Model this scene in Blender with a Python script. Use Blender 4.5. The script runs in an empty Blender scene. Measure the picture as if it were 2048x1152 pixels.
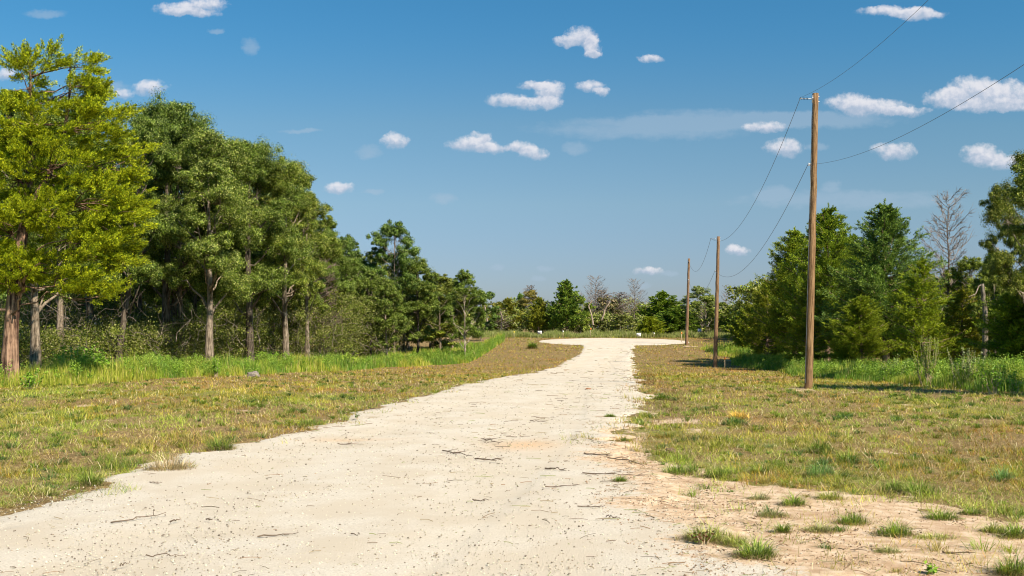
import bpy, math, random
import numpy as np
from mathutils import Vector

random.seed(7)
RNG = np.random.default_rng(11)
F = 1991.0          # focal length in pixels of a 2048 wide frame
HX, HY = 1024.0, 655.0   # principal column, horizon row
CZ = 2.05           # eye height
SUN_AZ, SUN_EL = math.radians(43), math.radians(43)   # azimuth measured from straight behind the camera towards its right

# ------------------------------------------------------------------ camera, world, sun
sc = bpy.context.scene
col = sc.collection
cam_d = bpy.data.cameras.new('camera'); cam = bpy.data.objects.new('camera', cam_d); col.objects.link(cam)
cam.location = (0, 0, CZ); cam.rotation_euler = (math.radians(90), 0, 0)
cam_d.sensor_width = 36.0; cam_d.lens = 36.0 * F / 2048.0
cam_d.shift_y = (HY - 576.0) / 2048.0
cam_d.clip_start = 0.1; cam_d.clip_end = 5000
sc.camera = cam

S = Vector((math.sin(SUN_AZ) * math.cos(SUN_EL), -math.cos(SUN_AZ) * math.cos(SUN_EL), math.sin(SUN_EL)))
sun_d = bpy.data.lights.new('sun', 'SUN'); sun = bpy.data.objects.new('sun', sun_d); col.objects.link(sun)
sun_d.energy = 5.0; sun_d.angle = math.radians(0.6); sun_d.color = (1.0, 0.90, 0.735)
sun.rotation_euler = S.to_track_quat('Z', 'Y').to_euler(); sun.location = (30, -30, 40)

sc.view_settings.view_transform = 'Standard'; sc.view_settings.look = 'None'
sc.view_settings.gamma = 1.0; sc.view_settings.exposure = 0.75
sc.render.engine = 'CYCLES'
sc.cycles.filter_width = 1.1; sc.cycles.max_bounces = 6; sc.cycles.diffuse_bounces = 2; sc.cycles.glossy_bounces = 2
sc.cycles.transmission_bounces = 4; sc.cycles.transparent_max_bounces = 4

class NT:
    """tiny helper to write node trees"""
    def __init__(s, tree): s.t = tree; s.n = tree.nodes; s.l = tree.links
    def new(s, kind, **kw):
        nd = s.n.new(kind)
        for k, v in kw.items(): setattr(nd, k, v)
        return nd
    def put(s, sock, v):
        if isinstance(v, bpy.types.NodeSocket): s.l.new(v, sock)
        elif v is not None:
            if sock.type in ('RGBA',) and not isinstance(v, (int, float)) and len(v) == 3: v = (*v, 1)
            sock.default_value = v
    def math(s, op, a, b=None, c=None, clamp=False):
        nd = s.new('ShaderNodeMath', operation=op); nd.use_clamp = clamp
        s.put(nd.inputs[0], a)
        if b is not None: s.put(nd.inputs[1], b)
        if c is not None: s.put(nd.inputs[2], c)
        return nd.outputs[0]
    def vmath(s, op, a, b=None, c=None, out=0):
        nd = s.new('ShaderNodeVectorMath', operation=op)
        s.put(nd.inputs[0], a)
        if b is not None: s.put(nd.inputs[1], b)
        if c is not None: s.put(nd.inputs[2], c)
        return nd.outputs[out]
    def noise(s, vec, scale, detail=3, rough=0.55, dist=0.0, out=0):
        nd = s.new('ShaderNodeTexNoise'); s.put(nd.inputs['Vector'], vec)
        nd.inputs['Scale'].default_value = scale; nd.inputs['Detail'].default_value = detail
        nd.inputs['Roughness'].default_value = rough; nd.inputs['Distortion'].default_value = dist
        return nd.outputs[out]
    def mix(s, f, a, b, blend='MIX'):
        nd = s.new('ShaderNodeMix', data_type='RGBA', blend_type=blend); nd.clamp_factor = True
        s.put(nd.inputs[0], f); s.put(nd.inputs[6], a); s.put(nd.inputs[7], b)
        return nd.outputs[2]
    def smooth(s, v, a, b, lo=0.0, hi=1.0):
        nd = s.new('ShaderNodeMapRange', interpolation_type='SMOOTHSTEP')
        s.put(nd.inputs[0], v)
        nd.inputs[1].default_value = a; nd.inputs[2].default_value = b
        nd.inputs[3].default_value = lo; nd.inputs[4].default_value = hi
        return nd.outputs[0]
    def ramp(s, v, stops):
        nd = s.new('ShaderNodeValToRGB'); s.put(nd.inputs[0], v)
        cr = nd.color_ramp
        while len(cr.elements) < len(stops): cr.elements.new(0.5)
        for e, (p, c) in zip(cr.elements, stops): e.position = p; e.color = (*c, 1)
        return nd.outputs[0]

world = bpy.data.worlds.new('World'); sc.world = world; world.use_nodes = True
W = NT(world.node_tree); W.n.clear()
sky = W.new('ShaderNodeTexSky', sky_type='NISHITA')
sky.sun_disc = False; sky.sun_elevation = SUN_EL; sky.sun_rotation = math.atan2(S.x, S.y)
sky.air_density = 1.0; sky.dust_density = 0.6; sky.ozone_density = 1.6; sky.altitude = 100
SKY_K = 0.07
dirv = W.new('ShaderNodeTexCoord').outputs['Generated']
sep = W.new('ShaderNodeSeparateXYZ'); W.l.new(dirv, sep.inputs[0])
yy = W.math('MAXIMUM', sep.outputs[1], 0.02)
uu = W.math('DIVIDE', sep.outputs[0], yy); vv = W.math('DIVIDE', sep.outputs[2], yy)
cmb = W.new('ShaderNodeCombineXYZ'); W.l.new(uu, cmb.inputs[0]); W.l.new(vv, cmb.inputs[1])
P = cmb.outputs[0]
wn = W.noise(P, 38, 6, 0.68, 0, out=1)
wn = W.vmath('SUBTRACT', wn, (0.5, 0.5, 0.5))
wn = W.vmath('MULTIPLY', wn, (0.022, 0.013, 0.0))
PW = W.vmath('ADD', P, wn)

def cloud_field(blobs):
    sw = swy = None
    for (x, y, rx, ry) in blobs:
        u, v, a, b = (x - HX) / F, (HY - y) / F, rx * 1.4 / F, ry * 1.4 / F
        q = W.vmath('MULTIPLY_ADD', PW, (1 / a, 1 / b, 0), (-u / a, -v / b, 0))
        d = W.vmath('DOT_PRODUCT', q, q, out=1)
        w = W.math('SUBTRACT', 1.0, d, clamp=True)
        qy = W.vmath('DOT_PRODUCT', q, (0, 1, 0), out=1)
        wy = W.math('MULTIPLY', w, qy)
        sw = w if sw is None else W.math('ADD', sw, w)
        swy = wy if swy is None else W.math('ADD', swy, wy)
    return sw, swy
CL = [(1165,75,28,16),(1185,95,16,18),(1130,84,22,10),(1185,110,14,8),(1300,119,20,8),(1012,200,34,12),(1060,208,38,11),
      (1098,185,26,20),(1105,205,20,10),(1075,172,30,8),(1180,172,24,10),(1203,184,14,8),(945,290,42,13),(960,275,20,11),(985,298,28,9),(1040,295,26,10),(1066,308,22,12),
      (790,281,25,13),(300,176,30,14),(245,186,18,9),(355,18,40,12),(410,8,40,12),(385,25,45,8),(1700,205,40,17),(1750,215,60,15),
      (1810,222,40,9),(1895,198,42,18),(1950,180,50,24),(2015,192,60,26),(1990,212,80,12),(1530,254,38,11),(1570,296,33,16),(1785,303,36,16),
      (1962,308,33,17),(2010,325,55,14),(1800,24,70,9),(1835,28,38,11),(676,377,25,10),(1475,501,20,9),(1297,540,28,7),(15,150,20,12)]
FT = [(740,305,26,13),(1152,295,26,12),(745,384,20,6),(887,397,26,9),(1093,536,16,6),(1548,385,32,14),(1660,372,17,10),(1635,293,20,8),
      (1290,258,200,20),(1450,238,190,18),(1640,240,150,16),(500,92,16,16),(433,62,13,6),(1075,556,14,6),(90,28,40,8),(995,536,14,7),(1340,545,14,6),(1285,572,20,8),(215,175,40,12),(600,262,40,4),(1700,400,200,18)]
sw, swy = cloud_field(CL)
fb = W.noise(P, 95, 8, 0.62)
dens = W.math('ADD', sw, W.math('MULTIPLY', W.math('SUBTRACT', fb, 0.5), 1.95))
m1 = W.smooth(dens, 0.0, 1.12)
m1 = W.math('MULTIPLY', m1, W.smooth(sw, 0.0, 0.18))
relh = W.math('DIVIDE', swy, W.math('MAXIMUM', sw, 0.05))
sh = W.math('ADD', W.math('MULTIPLY', relh, 0.9), W.math('MULTIPLY', W.math('SUBTRACT', W.noise(P, 130, 5, 0.6), 0.5), 1.6))
ccol = W.ramp(W.smooth(sh, -0.55, 0.45), [(0, (0.27, 0.32, 0.40)), (0.5, (0.40, 0.415, 0.47)), (1, (0.52, 0.51, 0.53))])
sw2, _ = cloud_field(FT)
fb2 = W.noise(W.vmath('MULTIPLY', P, (1, 2.2, 1)), 42, 6, 0.6)
m2 = W.smooth(W.math('ADD', sw2, W.math('MULTIPLY', W.math('SUBTRACT', fb2, 0.5), 1.3)), 0.1, 1.1, 0, 0.42)
m2 = W.math('MULTIPLY', m2, W.smooth(sw2, 0.0, 0.25))
# thin haze of high cirrus
# measured tone of this sky against elevation; the Nishita model supplies the light distribution
skyc = W.vmath('MULTIPLY', sky.outputs[0], (SKY_K, SKY_K, SKY_K))
skyc = W.mix(1.0, skyc, W.ramp(W.smooth(vv, 0.0, 0.34), [(0, (0.51, 0.575, 0.79)), (0.3, (0.62, 0.735, 0.80)), (0.65, (0.56, 0.80, 0.85)), (1, (0.32, 0.82, 1.0))]), 'MULTIPLY')
skyc = W.mix(m2, skyc, (0.25, 0.32, 0.40))
skyc = W.mix(W.math('MULTIPLY', m1, 0.86), skyc, ccol)
bg = W.new('ShaderNodeBackground'); W.l.new(skyc, bg.inputs[0]); bg.inputs[1].default_value = 1.0
wo = W.new('ShaderNodeOutputWorld'); W.l.new(bg.outputs[0], wo.inputs[0])
world.cycles.sampling_method = 'MANUAL'; world.cycles.sample_map_resolution = 512

# ------------------------------------------------------------------ terrain function
_yg = np.arange(-60, 420, 0.5)
def _prof(k):
    a = np.array(k, float); v = np.interp(_yg, a[:, 0], a[:, 1])
    ker = np.hanning(19); ker /= ker.sum()
    return np.convolve(np.pad(v, 9, mode='edge'), ker, mode='valid')
_pc = _prof([(-60,2.05),(8,2.03),(20,2.08),(35,2.16),(50,2.55),(65,2.98),(79,3.17),(92,2.88),(105,2.42),(118,2.07),(136,1.5),(155,1.15),(200,1.0),(420,0.6)])
_pl = _prof([(-60,2.05),(8,2.03),(20,2.08),(35,2.16),(60,2.36),(90,2.32),(118,2.05),(136,1.5),(155,1.15),(200,1.0),(420,0.6)])
def drop(X, Y):
    X = np.asarray(X, float); Y = np.asarray(Y, float)
    s = np.clip((X + 18) / 14, 0, 1); s = s * s * (3 - 2 * s)
    d = np.interp(Y, _yg, _pl) * (1 - s) + np.interp(Y, _yg, _pc) * s
    return d + 0.025 * np.sin(X * 0.55 + 1.3) * np.sin(Y * 0.31) + 0.012 * np.sin(X * 1.7) * np.cos(Y * 1.3)
def gz(X, Y): return CZ - drop(X, Y)
def unproj(px, py):
    """the ground point seen at a pixel of the photograph"""
    Y = np.arange(3, 160, 0.05); X = (px - HX) / F * Y
    off = F * drop(X, Y) / Y
    i = np.argmax(off <= (py - HY))
    if off[i] > (py - HY): i = len(Y) - 1
    return float(X[i]), float(Y[i])
def smoothstep(a, b, x):
    t = np.clip((x - a) / (b - a), 0, 1); return t * t * (3 - 2 * t)
def _hash(ix, iy, seed):
    h = (ix.astype(np.int64) * 374761393 + iy.astype(np.int64) * 668265263 + seed * 974711) & 0x7fffffff
    h = ((h ^ (h >> 13)) * 1274126177) & 0x7fffffff
    return ((h ^ (h >> 16)) & 0xffff) / 65535.0
def vnoise(x, y, seed=0):
    x = np.asarray(x, float); y = np.asarray(y, float)
    ix = np.floor(x); iy = np.floor(y); fx = x - ix; fy = y - iy
    fx = fx * fx * (3 - 2 * fx); fy = fy * fy * (3 - 2 * fy)
    a = _hash(ix, iy, seed); b = _hash(ix + 1, iy, seed); c = _hash(ix, iy + 1, seed); d = _hash(ix + 1, iy + 1, seed)
    return (a * (1 - fx) + b * fx) * (1 - fy) + (c * (1 - fx) + d * fx) * fy
def fbm(x, y, seed=0, o=4):
    s = 0; a = 0.5; t = 0
    for k in range(o):
        s = s + a * vnoise(x * 2 ** k, y * 2 ** k, seed + k * 17); t += a; a *= 0.5
    return s / t

# ------------------------------------------------------------------ mesh helpers
def link_mesh(name, V, Fc, mat, parent=None, colors=None, smooth=False, loc=None):
    """V (n,3); Fc list of int arrays (m,k); one mesh object"""
    me = bpy.data.meshes.new(name)
    V = np.asarray(V, np.float32)
    me.vertices.add(len(V)); me.vertices.foreach_set('co', V.ravel())
    Fs = [np.asarray(f, np.int32) for f in (Fc if isinstance(Fc, list) else [Fc]) if len(f)]
    tot = np.concatenate([f.ravel() for f in Fs]); sizes = np.concatenate([np.full(len(f), f.shape[1], np.int32) for f in Fs])
    starts = np.concatenate([[0], np.cumsum(sizes)[:-1]]).astype(np.int32)
    me.loops.add(len(tot)); me.loops.foreach_set('vertex_index', tot)
    me.polygons.add(len(sizes)); me.polygons.foreach_set('loop_start', starts); me.polygons.foreach_set('loop_total', sizes)
    if smooth: me.polygons.foreach_set('use_smooth', np.ones(len(sizes), bool))
    if colors is not None:
        at = me.color_attributes.new('Col', 'FLOAT_COLOR', 'POINT')
        C = np.ones((len(V), 4), np.float32); C[:, :3] = colors
        at.data.foreach_set('color', C.ravel())
    me.update(calc_edges=True)
    if mat: me.materials.append(mat)
    o = bpy.data.objects.new(name, me); col.objects.link(o)
    if parent: o.parent = parent
    if loc is not None: o.location = loc
    return o
class MB:
    """collects geometry for one mesh object"""
    def __init__(s): s.V = []; s.F = {3: [], 4: []}; s.C = []; s.n = 0
    def add(s, V, Fa, c=None):
        V = np.asarray(V, float).reshape(-1, 3); Fa = np.asarray(Fa, int)
        s.V.append(V); s.F[Fa.shape[1]].append(Fa + s.n); s.n += len(V)
        C = np.empty((len(V), 3)); C[:] = (0.5, 0.5, 0.5) if c is None else c
        s.C.append(C)
    def tube(s, pts, rad, k=6, c=None, flute=None, cap=False):
        pts = np.asarray(pts, float); n = len(pts); rad = np.broadcast_to(np.asarray(rad, float), (n,))
        T = np.gradient(pts, axis=0); T /= np.linalg.norm(T, axis=1)[:, None] + 1e-9
        ref = np.array([0., 0, 1]) if abs(T[:, 2]).mean() < 0.8 else np.array([1., 0, 0])
        A = np.cross(T, ref); A /= np.linalg.norm(A, axis=1)[:, None] + 1e-9
        B = np.cross(T, A)
        th = np.arange(k) * 2 * math.pi / k
        rr = rad[:, None] * np.ones((n, k))
        if flute is not None: rr = rr * flute(np.linspace(0, 1, n)[:, None], th[None, :])
        V = pts[:, None, :] + rr[..., None] * (np.cos(th)[None, :, None] * A[:, None, :] + np.sin(th)[None, :, None] * B[:, None, :])
        i = np.arange(n - 1)[:, None] * k; j = np.arange(k)[None, :]; j2 = (j + 1) % k
        q = np.stack([i + j, i + j2, i + k + j2, i + k + j], -1).reshape(-1, 4)
        s.add(V, q, c)
        if cap:
            base = s.n - k
            s.V.append(pts[-1:]); s.C.append(np.array([[.5, .5, .5]]) if c is None else np.array([c], float)); s.n += 1
            s.F[3].append(np.array([[base + a, base + (a + 1) % k, s.n - 1] for a in range(k)]))
    def box(s, c0, c1, c=None):
        x0, y0, z0 = c0; x1, y1, z1 = c1
        V = [(x0,y0,z0),(x1,y0,z0),(x1,y1,z0),(x0,y1,z0),(x0,y0,z1),(x1,y0,z1),(x1,y1,z1),(x0,y1,z1)]
        s.add(V, [(0,3,2,1),(4,5,6,7),(0,1,5,4),(1,2,6,5),(2,3,7,6),(3,0,4,7)], c)
    def arrays(s):
        return np.concatenate(s.V), [np.concatenate(f) for f in s.F.values() if f], np.concatenate(s.C)
    def build(s, name, mat, parent=None, smooth=False, colors=False, loc=None):
        V, Fs, C = s.arrays()
        return link_mesh(name, V, Fs, mat, parent, C if colors else None, smooth, loc)
def unit(v): return v / (np.linalg.norm(v, axis=-1, keepdims=True) + 1e-9)
def rdir(n, rng): return unit(rng.normal(size=(n, 3)))

def tag(o, label, cat, group=None, kind=None):
    if label: o['label'] = label
    if cat: o['category'] = cat
    if group: o['group'] = group
    if kind: o['kind'] = kind
    return o
def thing(name, label, cat, loc, rz=0.0, group=None):
    o = bpy.data.objects.new(name, None); col.objects.link(o); o.empty_display_size = 0.2
    o.location = loc; o.rotation_euler = (0, 0, rz)
    return tag(o, label, cat, group)

# ------------------------------------------------------------------ materials
def mat_new(name):
    m = bpy.data.materials.new(name); m.use_nodes = True
    t = NT(m.node_tree); t.n.clear()
    return m, t
def finish(t, shader):
    o = t.new('ShaderNodeOutputMaterial'); t.l.new(shader, o.inputs[0])
def princ(t, colr, rough=0.8, spec=0.2, normal=None, metal=0.0):
    p = t.new('ShaderNodeBsdfPrincipled'); t.put(p.inputs['Base Color'], colr); t.put(p.inputs['Roughness'], rough)
    t.put(p.inputs['Specular IOR Level'], spec); p.inputs['Metallic'].default_value = metal
    if normal: t.l.new(normal, p.inputs['Normal'])
    return p.outputs[0]
def bump(t, h, strength=0.5, dist=0.02):
    b = t.new('ShaderNodeBump'); b.inputs['Strength'].default_value = strength; b.inputs['Distance'].default_value = dist
    t.l.new(h, b.inputs['Height']); return b.outputs[0]
def plain(name, c, rough=0.6, spec=0.3, metal=0.0, var=0.15, scale=12):
    m, t = mat_new(name)
    co = t.new('ShaderNodeTexCoord').outputs['Object']
    n = t.noise(co, scale, 4)
    k = t.smooth(n, 0.3, 0.7, 1 - var, 1 + var)
    cc = t.vmath('MULTIPLY', (c[0], c[1], c[2]), (1, 1, 1)); cc = t.vmath('SCALE', cc); cc.node.inputs['Scale'].default_value = 1
    t.l.new(k, cc.node.inputs['Scale'])
    finish(t, princ(t, cc, rough, spec, None, metal)); return m
def foliage(name, trans=0.32, rough=0.55, spec=0.25, use_obj=True):
    """leaf colour comes from the mesh's own leaf colours times the tree's tint"""
    m, t = mat_new(name)
    a = t.new('ShaderNodeAttribute'); a.attribute_name = 'Col'
    c = a.outputs['Color']
    if use_obj:
        oi = t.new('ShaderNodeObjectInfo'); c = t.mix(1.0, c, oi.outputs['Color'], 'MULTIPLY')
    p = princ(t, c, rough, spec)
    tr = t.new('ShaderNodeBsdfTranslucent'); t.l.new(t.mix(1.0, c, (1.15, 1.25, 0.55), 'MULTIPLY'), tr.inputs[0])
    mx = t.new('ShaderNodeMixShader'); mx.inputs[0].default_value = trans
    t.l.new(p, mx.inputs[1]); t.l.new(tr.outputs[0], mx.inputs[2]); finish(t, mx.outputs[0]); return m
M_LEAF = foliage('oak_leaves', 0.14, 0.55, 0.18); M_CED = foliage('cedar_sprays', 0.12, 0.6, 0.12); M_GRASS = foliage('grass_blades', 0.30, 0.55, 0.2, False)
def bark(name, c0, c1, sx=9, sz=1.6, b=0.6):
    m, t = mat_new(name)
    co = t.new('ShaderNodeTexCoord').outputs['Object']
    v = t.vmath('MULTIPLY', co, (1, 1, sz / sx))
    n = t.noise(v, sx, 6, 0.7, 0.4); n2 = t.noise(co, 1.7, 3)
    f = t.smooth(t.math('ADD', n, t.math('MULTIPLY', t.math('SUBTRACT', n2, 0.5), 0.5)), 0.36, 0.66)
    oi = t.new('ShaderNodeObjectInfo')
    c = t.mix(1.0, t.mix(f, c0, c1), oi.outputs['Color'], 'MULTIPLY')
    finish(t, princ(t, c, 0.9, 0.1, bump(t, n, b, 0.05))); return m
M_BARK = bark('oak_bark', (0.10, 0.078, 0.055), (0.42, 0.35, 0.27))
M_CBARK = bark('cedar_bark', (0.06, 0.035, 0.028), (0.56, 0.38, 0.27), 9, 0.5, 0.9)
M_DEAD = bark('dead_wood', (0.14, 0.105, 0.085), (0.36, 0.29, 0.24))
M_POLE = None
def pole_mat():
    m, t = mat_new('weathered_pole_wood')
    co = t.new('ShaderNodeTexCoord').outputs['Object']
    n = t.noise(t.vmath('MULTIPLY', co, (1, 1, 0.06)), 30, 6, 0.7, 0.3)
    n2 = t.noise(t.vmath('MULTIPLY', co, (1, 1, 0.35)), 3, 5, 0.6)
    n3 = t.noise(t.vmath('MULTIPLY', co, (1, 1, 2.5)), 10, 4, 0.6)
    c = t.mix(t.smooth(n, 0.35, 0.65), (0.085, 0.045, 0.022), (0.36, 0.225, 0.115))
    c = t.mix(t.smooth(n2, 0.42, 0.68, 0, 0.6), c, (0.21, 0.115, 0.055))
    c = t.mix(t.smooth(n3, 0.62, 0.70, 0, 0.5), c, (0.40, 0.30, 0.18))
    oi = t.new('ShaderNodeObjectInfo'); c = t.mix(1.0, c, oi.outputs['Color'], 'MULTIPLY')
    finish(t, princ(t, c, 0.85, 0.12, bump(t, n, 0.5, 0.02))); return m
M_POLE = pole_mat()
M_METAL = plain('galvanised_steel', (0.55, 0.56, 0.58), 0.4, 0.5, 0.7)
M_RUBBER = plain('dark_polymer', (0.05, 0.05, 0.06), 0.5)
M_POLY = plain('grey_polymer', (0.42, 0.44, 0.47), 0.45)
M_WIRE = plain('aluminium_wire', (0.12, 0.12, 0.13), 0.5, 0.4, 0.3)
M_WHITE = plain('white_sign_paint', (0.80, 0.79, 0.76), 0.5, 0.3, 0, 0.05)
M_INK = plain('dark_sign_ink', (0.07, 0.07, 0.10), 0.6)
M_LILAC = plain('pale_lilac_sign_paint', (0.42, 0.42, 0.56), 0.5)
M_STAKE = plain('pale_lath_wood', (0.52, 0.40, 0.26), 0.8, 0.1, 0, 0.25, 20)
M_ORANGE = plain('orange_survey_tape', (0.85, 0.26, 0.05), 0.5)
M_YELLOW = plain('yellow_survey_tape', (0.78, 0.58, 0.06), 0.5)
M_ROCK = plain('pale_limestone', (0.20, 0.17, 0.145), 0.9, 0.1, 0, 0.35, 6)
M_SAND = plain('dug_subsoil', (0.42, 0.31, 0.20), 0.95, 0.05, 0, 0.2, 8)
M_TWIG = plain('dry_twig_bark', (0.14, 0.10, 0.07), 0.9, 0.1, 0, 0.4, 30)
M_DRY = foliage('dry_litter', 0.1, 0.8, 0.05, False)

# road edges from the photograph, as ground points
def _pts(l): return np.array([unproj(*p) for p in l])
EL = _pts([(-900,1330),(-420,1180),(0,1035),(130,988),(260,948),(370,915),(480,893),(560,873),(650,853),(710,826),(790,806),(870,788),(970,762),(1040,750),(1100,738),(1135,722),(1160,708),(1167,699),(1168,693)])
ER = _pts([(2050,1420),(1720,1240),(1560,1150),(1450,1085),(1370,1020),(1320,965),(1270,925),(1235,900),(1228,885),(1255,860),(1282,830),(1290,800),(1275,770),(1266,745),(1262,720),(1263,700),(1270,693)])
TC = (12.9, 126.8); TR = 9.6
_yr = np.arange(1.5, 137.5, 0.25)
def _edge(E, side):
    o = np.argsort(E[:, 1]); x = np.interp(_yr, E[o, 1], E[o, 0])
    # extrapolate towards the camera
    ch = np.sqrt(np.maximum(TR ** 2 - (_yr - TC[1]) ** 2, 0))
    cx = TC[0] + side * ch
    inside = np.abs(_yr - TC[1]) < TR
    ymax = E[:, 1].max()
    out = np.where(inside, (np.minimum(x, cx) if side < 0 else np.maximum(x, cx)), x)
    out = np.where((_yr > TC[1]) , cx, out)
    ker = np.hanning(9); ker /= ker.sum()
    sm = np.convolve(np.pad(out, 4, mode='edge'), ker, mode='valid')
    return np.where(_yr > TC[1] + 3, out, sm)
RL, RR = _edge(EL, -1), _edge(ER, 1)
def road_l(Y): return np.interp(Y, _yr, RL)
def road_r(Y): return np.interp(Y, _yr, RR)
def on_road(X, Y, pad=0.0):
    return (X > road_l(Y) - pad) & (X < road_r(Y) + pad) & (Y < TC[1] + TR + pad) & (Y > 0)
def soil_mask(X, Y):
    """bare reddish soil beside the road at the lower right, and small scalped spots"""
    r = road_r(Y)
    edge_x = np.interp(Y, [6, 9.8, 10.5, 11.5, 13, 14.5, 15.6, 16.6, 30], [9, 7.2, 6.0, 4.6, 3.5, 2.7, 1.6, -0.2, -9])
    e = (edge_x - X) + (fbm(X * 1.3, Y * 1.3, 5) - 0.5) * 2.6 + (fbm(X * 5, Y * 3.5, 6, 3) - 0.5) * 2.2
    m = smoothstep(-0.7, 0.5, e) * (X > r - 1.0) * (Y < 17)
    sp = smoothstep(0.74, 0.82, fbm(X * 1.1 + 7, Y * 0.8, 31)) * 0.6
    near_edge = smoothstep(0.9, 0.0, X - r) * (X > r - 1) * smoothstep(0.38, 0.6, fbm(X * 1.1, Y * 0.7, 77)) * (Y > 14) * (Y < 32)
    # a scalped strip of pale soil near the road on the right, ~20 m out
    strip = np.exp(-((Y - 21) / 2.2) ** 2) * np.exp(-((X - r - 0.9) / 1.0) ** 2) * smoothstep(0.4, 0.6, fbm(X, Y, 12))
    pp = np.zeros_like(X)
    for (px, py, rr) in POLE_XY: pp = np.maximum(pp, np.exp(-(((X - px) / rr) ** 2 + ((Y - py) / rr) ** 2)))
    return np.clip(np.maximum.reduce([m, sp, near_edge, strip, pp]), 0, 1)
POLES = [(1617, 778, 35.0), (1430, 735, 79.0), (1373, 692, 118.0)]
POLE_XY = [((px - HX) / F * d, d, 0.8) for px, _, d in POLES]

# ------------------------------------------------------------------ ground sheet
def ground_mat():
    m, t = mat_new('verge_ground')
    geo = t.new('ShaderNodeNewGeometry').outputs['Position']
    a = t.new('ShaderNodeAttribute'); a.attribute_name = 'Col'
    s3 = t.new('ShaderNodeSeparateColor'); t.l.new(a.outputs['Color'], s3.inputs[0])
    n1 = t.noise(geo, 22, 6, 0.7); n2 = t.noise(geo, 2.2, 4); n3 = t.noise(geo, 90, 3, 0.7)
    thatch = t.ramp(t.smooth(n1, 0.3, 0.7), [(0, (0.085, 0.055, 0.025)), (0.5, (0.20, 0.135, 0.06)), (1, (0.42, 0.31, 0.155))])
    green = t.ramp(t.smooth(n1, 0.3, 0.7), [(0, (0.085, 0.10, 0.02)), (1, (0.30, 0.29, 0.085))])
    g = t.smooth(t.math('ADD', t.math('MULTIPLY', t.math('SUBTRACT', n2, 0.5), 1.1), s3.outputs[1]), 0.2, 0.9, 0, 0.9)
    base = t.mix(g, thatch, green)
    soil = t.ramp(t.smooth(t.noise(geo, 7, 6, 0.65), 0.3, 0.7), [(0, (0.43, 0.29, 0.18)), (0.5, (0.56, 0.41, 0.275)), (1, (0.65, 0.51, 0.375))])
    soil = t.mix(t.smooth(t.noise(geo, 1.7, 5, 0.6), 0.48, 0.66, 0, 0.55), soil, (0.36, 0.22, 0.125))
    soil = t.mix(t.smooth(n3, 0.60, 0.72, 0, 0.7), soil, (0.17, 0.10, 0.06))
    sm = t.smooth(t.math('ADD', s3.outputs[0], t.math('MULTIPLY', t.math('SUBTRACT', n1, 0.5), 0.9)), 0.35, 0.6)
    c = t.mix(sm, base, soil)
    finish(t, princ(t, c, 0.95, 0.05, bump(t, n1, 0.5, 0.04))); return m
M_GROUND = ground_mat()
def warp_axis(lo, hi, near, n_in, grow):
    a = list(np.linspace(-near, near, n_in)); step = a[1] - a[0]; x = a[-1]; st = step
    up = []
    while x < hi: st *= grow; x += st; up.append(x)
    x = a[0]; st = step; dn = []
    while x > lo: st *= grow; x -= st; dn.append(x)
    return np.array(dn[::-1] + a + up)
gx = warp_axis(-900, 900, 26, 300, 1.06); gy = warp_axis(-700, 1500, 26, 300, 1.05) + 18
GX, GY = np.meshgrid(gx, gy)
GZ = CZ - drop(GX, GY) + (fbm(GX * 0.9, GY * 0.9, 3) - 0.5) * 0.06 * (~on_road(GX, GY, 0.6)) * (np.abs(GX) < 150)
inside = on_road(GX, GY, -0.3)
GZ = GZ - np.where(inside, 0.06, 0.0)
def green_mask(X, Y):
    g = 0.42 + (fbm(X * 0.35, Y * 0.28, 40) - 0.5) * 2.2
    g = g - 0.17 + 0.34 * smoothstep(-6, -14, X) * smoothstep(50, 25, Y) + 0.10 * smoothstep(7, 14, X) * (Y < 40)
    g = g - 0.30 * smoothstep(26, 44, Y) * (X < 8) - 0.22 * smoothstep(45, 70, Y) - 0.3 * smoothstep(112, 120, Y) * (X < 3)
    return np.clip(g, 0, 1)
gc = np.zeros((GX.size, 3)); gc[:, 0] = soil_mask(GX, GY).ravel(); gc[:, 1] = green_mask(GX, GY).ravel()
ny, nx = GX.shape
idx = np.arange(ny * nx).reshape(ny, nx)
quads = np.stack([idx[:-1, :-1], idx[:-1, 1:], idx[1:, 1:], idx[1:, :-1]], -1).reshape(-1, 4)
ground = link_mesh('ground', np.stack([GX, GY, GZ], -1).reshape(-1, 3), quads, M_GROUND, colors=gc, smooth=True)
tag(ground, 'dry mown verge ground with bare reddish soil beside the gravel road', None, kind='structure')

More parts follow.
